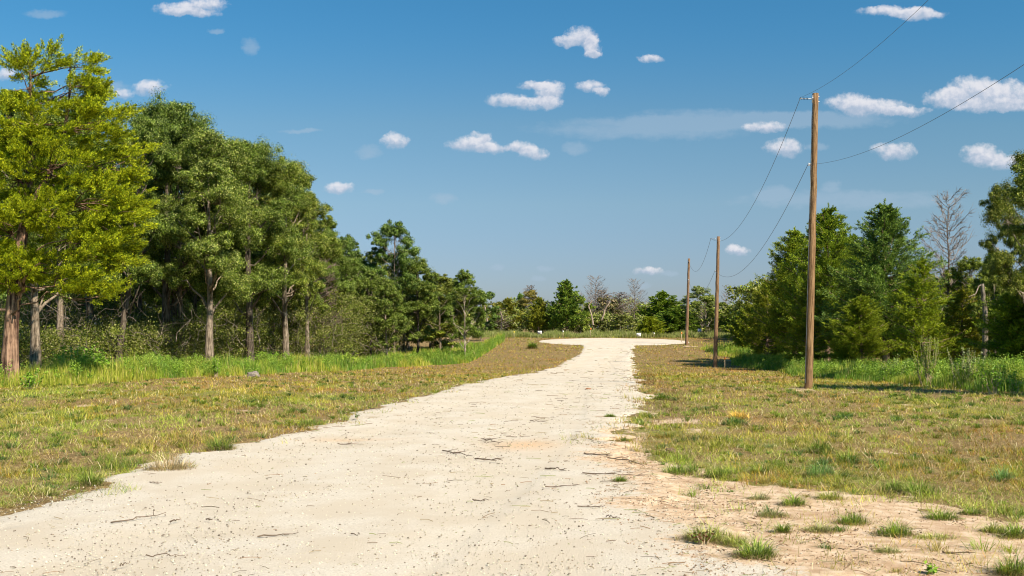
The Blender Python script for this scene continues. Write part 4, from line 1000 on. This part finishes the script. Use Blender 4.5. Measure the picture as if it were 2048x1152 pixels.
brush('brushwood', 'pale dead twigs tangled among the trunks of the left wood', lambda r, n: (lambda a: (a[0], a[1] - 6))(reg_left(r, n)), 2600, 8, 3.2)
brush('brushwood', 'grey dead twigs tangled under the cedars on the right', reg_right, 900, 9, 2.5)

# ------------------------------------------------------------------ utility poles
def tip_px(px, py, Y): return np.array([(px - HX) / F * Y, Y, (HY - py) / F * Y + CZ])
POLE_TOP = [(1631, 187), (1437, 473), (1378, 517)]
PLAB = ['nearest and tallest utility pole, brown wood with ringed insulator near its top',
        'middle utility pole of the row, dark wood beside an orange tipped stake',
        'farthest utility pole, slim dark wood at the edge of the turning circle']
RAD = [(0.14, 0.105), (0.17, 0.12), (0.19, 0.13)]
UP, LO = [], []
GRP = 'wooden utility poles along the right verge'
for q, ((bx, by, Y), (tx, ty)) in enumerate(zip(POLES, POLE_TOP)):
    X = (bx - HX) / F * Y; z0 = float(gz(X, Y)); top = tip_px(tx, ty, Y) - np.array([X, Y, z0])
    e = thing('utility_pole', PLAB[q], 'utility pole', (X, Y, z0), 0, GRP)
    H = top[2]; mb = MB(); t = np.linspace(-0.03, 1, 24); rr = np.interp(t, [-0.03, 1], RAD[q])
    rg = np.random.default_rng(q + 1)
    ax = np.stack([top[0] * t, 0 * t, H * t], -1); ax[1:-1, :2] += rg.normal(0, 0.006, (22, 2))
    mb.tube(ax, rr, 20, cap=True, flute=lambda a, th: 1 + 0.02 * np.cos(th * 5 + a * 7) + 0.015 * np.cos(th * 11 + a * 3))
    o = mb.build('shaft', M_POLE, e, smooth=True); o.color = ((1, 1, 1, 1), (1.0, 1.0, 1.12, 1), (0.95, 0.95, 1.1, 1))[q]
    def at(py):  # height on the pole seen at that row
        zz = (HY - py) / F * Y + CZ - z0; return np.array([top[0] * zz / H, 0, zz]), RAD[q][0] + (RAD[q][1] - RAD[q][0]) * zz / H
    ua = (198, 478, 524)[q]; la = (329, 542, 560)[q]; sc_ = (1, 1.15, 1.2)[q]
    c, r = at(ua); dirn = np.array([-1, 0, 0.03]) if q < 2 else np.array([-0.25, -1, 0.03]); dirn = dirn / np.linalg.norm(dirn)
    L = 0.42 * sc_
    ins = MB(); ins.tube([c + dirn * (r - 0.01), c + dirn * (r + L * 0.35)], [0.022, 0.02], 8)
    ins.tube([c + dirn * (r + L * 0.35), c + dirn * (r + L)], 0.013, 8)
    io = ins.build('insulator', M_POLY, e, smooth=True)
    sh_ = MB()
    for k2 in range(5):
        s0 = c + dirn * (r + L * (0.40 + 0.12 * k2)); sh_.tube([s0 - dirn * 0.008, s0, s0 + dirn * 0.004], [0.018, 0.045, 0.015], 10)
    sh_.build('insulator_sheds', M_RUBBER, io, smooth=True)
    cl = MB(); s1 = c + dirn * (r + L); cl.tube([s1 - dirn * 0.03, s1 + dirn * 0.03], 0.03, 8, cap=True); cl.tube([s1 + np.array([0,-.05,.03]), s1 + np.array([0,.05,.03])], 0.014, 6)
    cl.build('wire_clamp', M_METAL, e, smooth=True)
    bp = MB(); bp.box(tuple(c + dirn * (r - 0.004) - np.array([0.012, 0.05, 0.13])), tuple(c + dirn * (r - 0.004) + np.array([0.012, 0.05, 0.13]))); bp.build('mounting_plate', M_METAL, e)
    for dz in (0.09, -0.09):
        bo = MB(); s2 = c + np.array([0, 0, dz]) - dirn * r; bo.tube([s2, s2 - dirn * 0.05], [0.018, 0.014], 6, cap=True); bo.build('bolt', M_METAL, e)
    c2, r2 = at(la); br = MB(); d2 = dirn
    br.box(tuple(c2 + d2 * (r2 + 0.03) - np.array([0.05, 0.02, 0.04])), tuple(c2 + d2 * (r2 + 0.03) + np.array([0.05, 0.02, 0.04])))
    br.tube([c2 + d2 * (r2 + 0.07) - np.array([0, 0, .05]), c2 + d2 * (r2 + 0.07) + np.array([0, 0, .05])], [0.035, 0.025], 8)
    br.build('neutral_bracket', M_METAL, e)
    gw = MB(); tz = np.linspace(0.02, 0.985, 12); gd = np.array([-0.93, -0.36, 0])
    gw.tube([np.array([top[0] * a, 0, H * a]) + gd * (np.interp(a, [0, 1], RAD[q]) + 0.006) for a in tz], 0.006, 4); o = gw.build('ground_wire', M_METAL, e)
    org = np.array([X, Y, z0]); UP.append(org + s1 + np.array([0, 0, 0.035])); LO.append(org + c2 + d2 * (r2 + 0.09))
UP.insert(0, np.array([4.55, -9, UP[0][2] + 0.1])); LO.insert(0, np.array([4.6, -9, LO[0][2] + 0.1]))
SP = ['passing over the camera to the nearest pole', 'between the nearest and the middle pole', 'between the middle and the farthest pole']
for nm, PT, sg in (('upper', UP, 1.85), ('lower', LO, 1.8)):
    for k in range(3):
        t = np.linspace(0, 1, 60)[:, None]; a, b = PT[k], PT[k + 1]
        p = a * (1 - t) + b * t; p[:, 2] -= 4 * sg * (t * (1 - t))[:, 0]
        mid = p[30].copy(); w = MB(); w.tube(p - mid, (0.0045, 0.009, 0.012)[k], 5)
        o = w.build('power_line', M_WIRE, smooth=True, loc=mid)
        tag(o, nm + ' thin sagging wire ' + SP[k], 'power line', 'wires strung along the utility poles')

# ------------------------------------------------------------------ signs, stakes, rock
def sign(px, py, Y, w, h, mat, marks, label, legs=2, post_h=0.22):
    X = (px - HX) / F * Y; zc = (HY - py) / F * Y + CZ; z0 = float(gz(X, Y))
    e = thing('yard_sign', label, 'sign', (X, Y, z0)); zb = zc - z0 - h / 2
    m = MB(); m.box((-w/2, -0.006, zb), (w/2, 0.006, zb + h)); p = m.build('panel', mat, e)
    g = MB()
    for (a, b_, c_, d_) in marks: g.box((-w/2 + a * w, -0.011, zb + b_ * h), (-w/2 + c_ * w, -0.0085, zb + d_ * h))
    if marks: g.build('marks', M_INK, p)
    for s in ((-0.35, 0.35) if legs == 2 else (0,)):
        l = MB(); l.tube([(s * w, 0.015, -0.05), (s * w, 0.015, zb + h * 0.5)], 0.008 if legs == 2 else 0.04, 5); l.build('leg', M_METAL if legs == 2 else M_STAKE, e)
sign(1079.5, 665, 139, 0.56, 0.44, M_WHITE, [(0.10,0.25,0.22,0.70),(0.27,0.30,0.33,0.62),(0.42,0.10,0.54,0.92),(0.66,0.28,0.76,0.70),(0.82,0.35,0.9,0.6),(0.1,0.05,0.9,0.12)], 'small white lot sign with dark vertical marks left of the turning circle')
sign(1277.5, 669.5, 137.6, 0.60, 0.46, M_WHITE, [(0.16,0.30,0.24,0.62),(0.24,0.60,0.78,0.68),(0.28,0.28,0.70,0.36)], 'small white lot sign with faint bracket mark right of centre behind the circle')
sign(1399, 661, 141, 0.50, 0.50, M_LILAC, [], 'pale lilac sign on a leaning post between the two farther poles', 1)
def stake(px, pyb, pyt, flag, label, Y=None):
    if Y is None: X, Y = unproj(px, pyb)
    else: X = (px - HX) / F * Y
    z0 = float(gz(X, Y)); h = (HY - pyt) / F * Y + CZ - z0
    e = thing('survey_stake', label, 'stake', (X, Y, z0))
    s = MB(); w = 0.022 if Y < 100 else 0.03
    s.box((-w, -0.01, -0.1), (w, 0.01, h)); st_ = s.build('lath', M_STAKE, e)
    f = MB(); fh = min(0.28, h * 0.3); f.box((-w - 0.006, -0.016, h - fh), (w + 0.006, 0.016, h + 0.004))
    V = np.array([(w + 0.006, 0, h - 0.02), (w + 0.07, 0.02, h - 0.10), (w + 0.06, -0.02, h - 0.22), (w + 0.006, 0, h - 0.12)]); f.add(V, [(0, 1, 2, 3)]); f.build('survey_tape', flag, e)
stake(1449.5, 744, 713, M_ORANGE, 'orange tipped stake in the grass beside the middle pole', 76)
stake(1363, 686, 664, M_ORANGE, 'wooden stake with tape left of the farthest pole', 124)
stake(1181.5, 677, 656, M_ORANGE, 'orange tipped stake behind the turning circle', 138.5)
stake(1028, 680, 662, M_YELLOW, 'yellow tipped stake left of the left white sign', 130)
stake(1308, 676, 665, M_WHITE, 'short white topped stake right of the white right sign', 139)
stake(1126, 674, 661, M_WHITE, 'pale grey stake between left white sign and the tallest far cedar', 139)
def rock(px, py, r, label, squash=0.7, seed=0, mat=M_ROCK, cat='rock', name='rock', Y=None):
    import bmesh
    bm = bmesh.new(); bmesh.ops.create_icosphere(bm, subdivisions=4, radius=1); rg = random.Random(seed)
    from mathutils import noise
    for v in bm.verts:
        n_ = noise.noise(v.co * 1.3 + Vector((seed, 0, 0))) * 0.45 + noise.noise(v.co * 3.5 + Vector((0, seed, 0))) * 0.2
        c_ = v.co.copy(); c_ *= (1 + n_); v.co = Vector((c_.x * r * 1.25, c_.y * r, c_.z * r * squash))
    me = bpy.data.meshes.new(name); bm.to_mesh(me); bm.free(); me.materials.append(mat)
    o = bpy.data.objects.new(name, me); col.objects.link(o); X, Y = unproj(px, py); o.location = (X, Y, float(surf_z(X, Y)) + r * squash * 0.35); tag(o, label, cat); return o
rock(507, 753, 0.25, 'grey limestone boulder at the edge of the left tall grass', 0.75, 3)
rock(1340, 905, 0.075, 'dark brown rounded clod at the right edge of the gravel', 0.7, 5, plain('brown_clod', (0.16, 0.10, 0.065), 0.9))
rock(1176, 781, 0.075, 'reddish stone lying on the far middle of the road', 0.4, 9, plain('rust_stone', (0.30, 0.13, 0.06), 0.9))
for (px, py, r, lab, sd) in [(1612, 782, 0.26, 'low heap of pale dug soil at the foot of the nearest pole', 11), (1378, 694, 0.7, 'pale dug soil spread round the farthest pole', 13)]:
    o = rock(px, py, r, lab, 0.14, sd, M_SAND, 'soil heap', 'soil_heap')

# ------------------------------------------------------------------ leafy weeds and tufts that stand out one by one
def weed(px, py, h, label, pal, n=14, spread=0.5, size=0.05, leaves=26, name='leafy_weed', Yadd=0.0):
    X, Y = unproj(px, py); Y += Yadd; X = (px - HX) / F * Y; rng = np.random.default_rng(int(px * 7 + py)); z0 = float(surf_z(X, Y))
    e = thing(name, label, 'plant', (X, Y, z0)); st_ = MB(); Pc, Cc = [], []
    pal = np.array(pal)
    for k in range(n):
        a = rng.uniform(0, 6.28); d = np.array([math.cos(a), math.sin(a), 0]) * rng.uniform(0, spread * h); hh = h * rng.uniform(0.6, 1.05)
        b0 = d * 0.35 * rng.uniform(0.5, 1.5); t = np.linspace(0, 1, 5)[:, None]
        p = b0 + (d + np.array([0, 0, hh])) * t; p[:, :2] += rng.normal(0, 0.02 * h, (5, 2)); p[0, 2] = -0.03
        st_.tube(p, 0.006 * (1.2 - t[:, 0]) * (1 + h * 0.5), 4)
        s = rng.uniform(0.25, 1.0, leaves); q = np.stack([np.interp(s, t[:, 0], p[:, c]) for c in range(3)], -1); off = rdir(leaves, rng) * np.array([1, 1, 0.5])
        Pc.append(q + off * size * 1.1); Cc.append(pal[rng.integers(0, len(pal), leaves)] * rng.uniform(0.8, 1.2, (leaves, 1)))
    st_.build('stems', M_STAKE, e); Pc = np.concatenate(Pc); N_ = unit(rdir(len(Pc), rng) * 0.7 + np.array([0, -0.1, 0.8])); L = size * rng.uniform(0.6, 1.2, len(Pc))
    V, Fa, C = diamonds(Pc, N_, L, L * 0.55, np.concatenate(Cc), rng); link_mesh('leaves', V, Fa, M_GRASS, e, C)
WP = [(0.20,0.34,0.03),(0.27,0.42,0.045),(0.15,0.27,0.028)]
weed(155, 765, 1.45, 'large bright green leafy weed clump behind the cedar trunk', WP, 34, 0.55, 0.085, 34, Yadd=3)
weed(200, 765, 1.2, 'leafy green weed right of the large clump by the cedar', WP, 24, 0.5, 0.08, 30, Yadd=2)
weed(60, 780, 0.75, 'low pale green leafy weed at the foot of the cedar trunk', WP, 14, 0.6, 0.06, 22)
weed(432, 757, 0.85, 'round leafed weed at the front of the left tall grass', WP, 14, 0.5, 0.06, 24, Yadd=1)
weed(697, 742, 1.1, 'yellow-green leafy weed standing above the left tall grass', [(0.33,0.42,0.05),(0.25,0.36,0.04)], 20, 0.5, 0.08, 28, Yadd=2)
weed(1990, 790, 0.95, 'upright light green weed in the shade at the right edge', WP, 12, 0.35, 0.06, 26)
weed(2030, 790, 0.75, 'second upright light green weed nearest the right edge', WP, 10, 0.35, 0.055, 24)
weed(1935, 782, 1.5, 'weed with cream coloured flower heads under the snag', [(0.42,0.42,0.24),(0.20,0.28,0.06),(0.16,0.25,0.05)], 30, 0.6, 0.03, 70, Yadd=1.5)
weed(1855, 775, 1.9, 'tall yellow-green feathery weed in front of the right wood', [(0.27,0.33,0.04),(0.20,0.27,0.03)], 30, 0.25, 0.028, 110, Yadd=2)
weed(1790, 765, 1.15, 'grey-green bushy weed in the right tall grass', [(0.20,0.27,0.08),(0.26,0.33,0.11)], 24, 0.5, 0.05, 34, Yadd=1.5)
weed(714, 842, 0.17, 'single dark leafed seedling growing on the left road edge', [(0.10,0.20,0.03)], 3, 0.2, 0.03, 12)
weed(690, 848, 0.15, 'yellow-green ferny weed on the left road edge', [(0.38,0.40,0.08),(0.30,0.34,0.06)], 16, 0.9, 0.018, 20)
weed(580, 856, 0.20, 'yellow flowered weed at the left road edge', [(0.42,0.42,0.05),(0.26,0.30,0.04)], 22, 0.9, 0.022, 20)
weed(1405, 1100, 0.13, 'leafy weed sprouting behind the tuft on the gravel edge', [(0.16,0.22,0.04),(0.22,0.10,0.05)], 9, 0.8, 0.022, 12)
weed(1862, 1150, 0.11, 'small bright sprout at the bottom edge of the bare soil', WP, 5, 0.5, 0.028, 9)
weed(1085, 692, 0.85, 'isolated green weed left of the road neck', WP, 10, 0.3, 0.05, 16) if False else None

def tuft(px, py, wpx, hpx, label, pal, n=None, flat=0.6, name='grass_tuft', lean=0.8):
    X, Y = unproj(px, py); s = F / Y; rx, h = wpx / s / 2, hpx / s; rng = np.random.default_rng(int(px * 3 + py)); z0 = float(surf_z(X, Y))
    n = n or int(170 + 560 * rx * (0.5 + 10 / Y)); th = rng.uniform(0, 6.283, n); r = rng.random(n) ** 0.6
    bx, by = rx * 0.8 * r * np.cos(th), rx * 0.8 * flat * r * np.sin(th)
    hh = h * rng.uniform(0.3, 1.25, n) * (1.3 - 0.75 * r); pal = np.array(pal)
    ct = fbm((X + bx) * 9, (Y + by) * 9, 5, 2)[:, None]
    C = pal[rng.integers(0, len(pal), n)] * rng.uniform(0.8, 1.2, (n, 1)) * (0.9 + 1.0 * ct) * rng.choice([0.7, 1.0, 1.5], (n, 1))
    V, fs, CC = blades(bx, by, hh, np.full(n, max(0.006, 0.00045 * Y)), C, rng.uniform(0.4, 1.6, n) * lean, 2, rng, hdir=th + rng.normal(0, 0.7, n), z=np.zeros(n))
    n2 = int(n * 0.7); th = rng.uniform(0, 6.283, n2); r = rng.random(n2) ** 0.5 * 1.45; dp = np.array([(0.42,0.30,0.17),(0.27,0.18,0.10),(0.52,0.41,0.24),(0.30,0.29,0.10)])
    V, fs, CC = merge([(V, fs, CC), blades(rx * 0.8 * r * np.cos(th), rx * 0.8 * flat * r * np.sin(th), h * 0.45 * rng.uniform(0.4, 1.3, n2), np.full(n2, max(0.005, 0.0004 * Y)), dp[rng.integers(0, 4, n2)] * rng.uniform(0.7, 1.2, (n2, 1)), rng.uniform(0.8, 2.0, n2), 2, rng, z=np.zeros(n2))])
    o = link_mesh(name, V, fs, M_GRASS, colors=CC, loc=(X, Y, z0)); tag(o, label, 'grass tuft', 'grass tufts on the bare soil'); return o
GP = [(0.12,0.18,0.028),(0.17,0.23,0.032),(0.08,0.13,0.022),(0.25,0.27,0.06)]
GY_ = [(0.24,0.26,0.05),(0.30,0.30,0.08),(0.36,0.34,0.14),(0.17,0.20,0.04)]
GG = [(0.24,0.24,0.10),(0.30,0.29,0.15),(0.20,0.21,0.08),(0.38,0.33,0.18)]
TF = [(1512,1125,90,55,'bright green tuft at the bottom edge where gravel meets soil',GP),(1415,1092,115,50,'green and brown tuft straddling the gravel edge near the bottom',GY_),
      (1470,1100,55,30,'short yellow-green tuft between the two bottom gravel edge tufts',GY_),
      (1355,948,75,35,'dark green tuft nearest the road on the bare soil',GP),(1435,955,60,33,'green tuft right of the one nearest the road',GP),
      (1522,948,50,32,'rounded dark tuft in the top row of the bare soil',GP),(1588,1010,55,32,'rounded green tuft in the middle of the bare soil',GP),
      (1518,1000,55,20,'flat grey-green tuft left of the rounded middle tuft',GG),(1660,1000,60,30,'olive tuft right of the rounded middle tuft',GY_),
      (1545,1032,70,18,'faded sprawling tuft low in the middle of the soil',GG),(1704,1046,72,32,'dark green tuft with arching blades above the long mat',GP),
      (1790,1070,85,38,'dense dark green tuft at the left end of the long mat',GP),(1870,1080,110,20,'long low green mat of grass on the bare soil',GY_),
      (1640,1062,75,22,'pale trailing tuft left of the arching tuft',GG),(1565,1066,30,32,'small upright green tuft on bare soil',GP),
      (1775,1105,65,20,'dusty pale green tuft below the long mat',GG),(1885,1038,75,28,'bright tuft at the upper right of the bare soil',GP),(1943,1030,50,26,'dark tuft close to the right straw grass',GP),
      (1985,1065,45,30,'yellow-green tuft at the right end of the soil',GY_),(2032,1075,60,45,'tall green tuft at the right frame edge',GP),(2028,1150,75,60,'large green tuft in the bottom right corner',GP),
      (1785,985,60,42,'spiky dark green tuft above the bare soil, left of a pair',GP),(1838,990,75,48,'big spiky tuft right of a pair above the soil',GP),(1640,955,62,50,'spiky blue-green tuft above the rounded tuft',[(0.10,0.17,0.05),(0.15,0.23,0.07)]),
      (2005,962,50,42,'blue-green spiky tuft near the right edge',[(0.10,0.17,0.06),(0.15,0.24,0.08)]),(1695,925,60,38,'arching pale green tuft in straw grass',GP),(1640,905,55,40,'green tuft at the foot of straw grass above soil',GP),
      (1470,850,60,26,'dark green tuft just below the golden one',[(0.08,0.14,0.04),(0.12,0.19,0.05)]),(1478,838,48,28,'round golden dried tuft on the right verge',[(0.56,0.38,0.09),(0.46,0.29,0.06),(0.62,0.45,0.15)]),
      (1240,970,30,18,'tiny green tuft alone on the pale gravel',GP),(1220,838,26,10,'tiny flat green tuft on the far gravel',GP),(440,900,60,45,'bushy green tuft on the left road edge',GP),
      (180,972,55,52,'upright green tuft at the left road edge near the bottom',GP),(100,990,60,28,'low yellow-green mat at the near left road edge',GY_),(340,945,90,45,'dry brown tuft at the left road edge',[(0.42,0.32,0.2),(0.36,0.25,0.14),(0.5,0.42,0.28)]),
      (620,855,60,32,'green tuft by the ferny weed on the left edge',GP),(1325,800,40,20,'bright green tuft at the right road edge far off',GP),(1065,697,20,18,'isolated green tuft left of the road neck',GP)]
for (px, py, w_, h_, lab, pal) in TF: tuft(px, py, w_, h_, lab, pal)

# ------------------------------------------------------------------ sticks that can be told apart on the road
def stick(px0, py0, px1, py1, r, label, forks=3, seed=0, name='fallen_twig'):
    a = np.array(unproj(px0, py0)); b = np.array(unproj(px1, py1)); rng = np.random.default_rng(int(px0 + py0) + seed); mid = (a + b) / 2
    L = np.linalg.norm(b - a); t = np.linspace(0, 1, 9)[:, None]; p = np.zeros((9, 3)); p[:, :2] = a * (1 - t) + b * t; p[1:-1, :2] += rng.normal(0, 0.022 * L, (7, 2))
    p[:, 2] = surf_z(p[:, 0], p[:, 1]) + 0.012 + np.abs(rng.normal(0, 0.012, 9)); o3 = np.array([mid[0], mid[1], float(surf_z(*mid))]); mb = MB(); mb.tube(p - o3, r * (1.15 - 0.7 * t[:, 0]), 5)
    for k in range(forks):
        s = rng.integers(1, 8); d = (b - a) / L; a_ = rng.choice([-1, 1]) * rng.uniform(0.3, 0.9); d = np.array([d[0] * math.cos(a_) - d[1] * math.sin(a_), d[0] * math.sin(a_) + d[1] * math.cos(a_)])
        l = L * rng.uniform(0.12, 0.35); q0 = p[s]; q1 = q0 + np.array([*(d * l), rng.uniform(0.0, 0.25) * l]); qm = (q0 + q1) / 2 + rng.normal(0, 0.03 * l, 3)
        mb.tube(np.array([q0, qm, q1]) - o3, [r * 0.6, r * 0.45, r * 0.25], 4)
    o = mb.build(name, M_TWIG, smooth=True, loc=tuple(o3)); tag(o, label, 'twig', 'twigs fallen on the gravel')
ST = [(885,910,945,922,.009,'forked grey twig left of the rusty stain',6),(950,926,1005,931,.011,'dark curved twig just below the forked grey one',4),(965,885,1005,893,.009,'small branched twig heap at the rusty stain',10),
      (1090,945,1130,950,.009,'little dark twig heap right of centre',10),(1168,915,1225,920,.010,'pair of long dark twigs by the right verge',5),(945,1012,978,1014,.007,'short hooked dark twig in the middle of the gravel',1),
      (1155,1025,1210,1026,.006,'greyish twig with side shoots on the right gravel',6),(222,1059,332,1040,.007,'long thin pale twig in the lower left',1),(340,1056,362,1052,.008,'short thick dark stick lower left',0),
      (292,1128,370,1128,.005,'thin straw stem with dark end near the bottom left',0),(515,1087,597,1081,.007,'long straight straw coloured stem bottom centre left',1),(702,1082,720,1084,.006,'short dark stick bottom centre',0),
      (412,1052,425,1054,.007,'small dark curl of bark lower left',4),(300,973,318,977,.006,'small forked black twig near the left edge',4),(675,896,725,895,.008,'dark twig lying by the pinkish stain left',2),
      (1060,848,1095,850,.007,'low twig in the middle distance of the road',3),(1215,925,1290,935,.008,'brown stem at the right gravel edge',4),(740,822,760,824,.010,'dark twig cluster near the left bend',6),
      (1165,955,1290,962,.006,'row of thin brown stems right of the twig heap',7),(1212,1045,1240,1050,.006,'straight dark stick right of lower centre',0),(240,1148,260,1143,.005,'pale stem at the very bottom left',0),
      (1090,985,1160,982,.006,'reddish thin stem on the right half of the gravel',2),(880,772,920,776,.008,'thin dark twig on the far bend of the road',3),(1885,1110,1940,1112,.008,'dark knotted twig pile on the bare soil at right',10)]
for a in ST: stick(*a[:5], a[5], a[6])
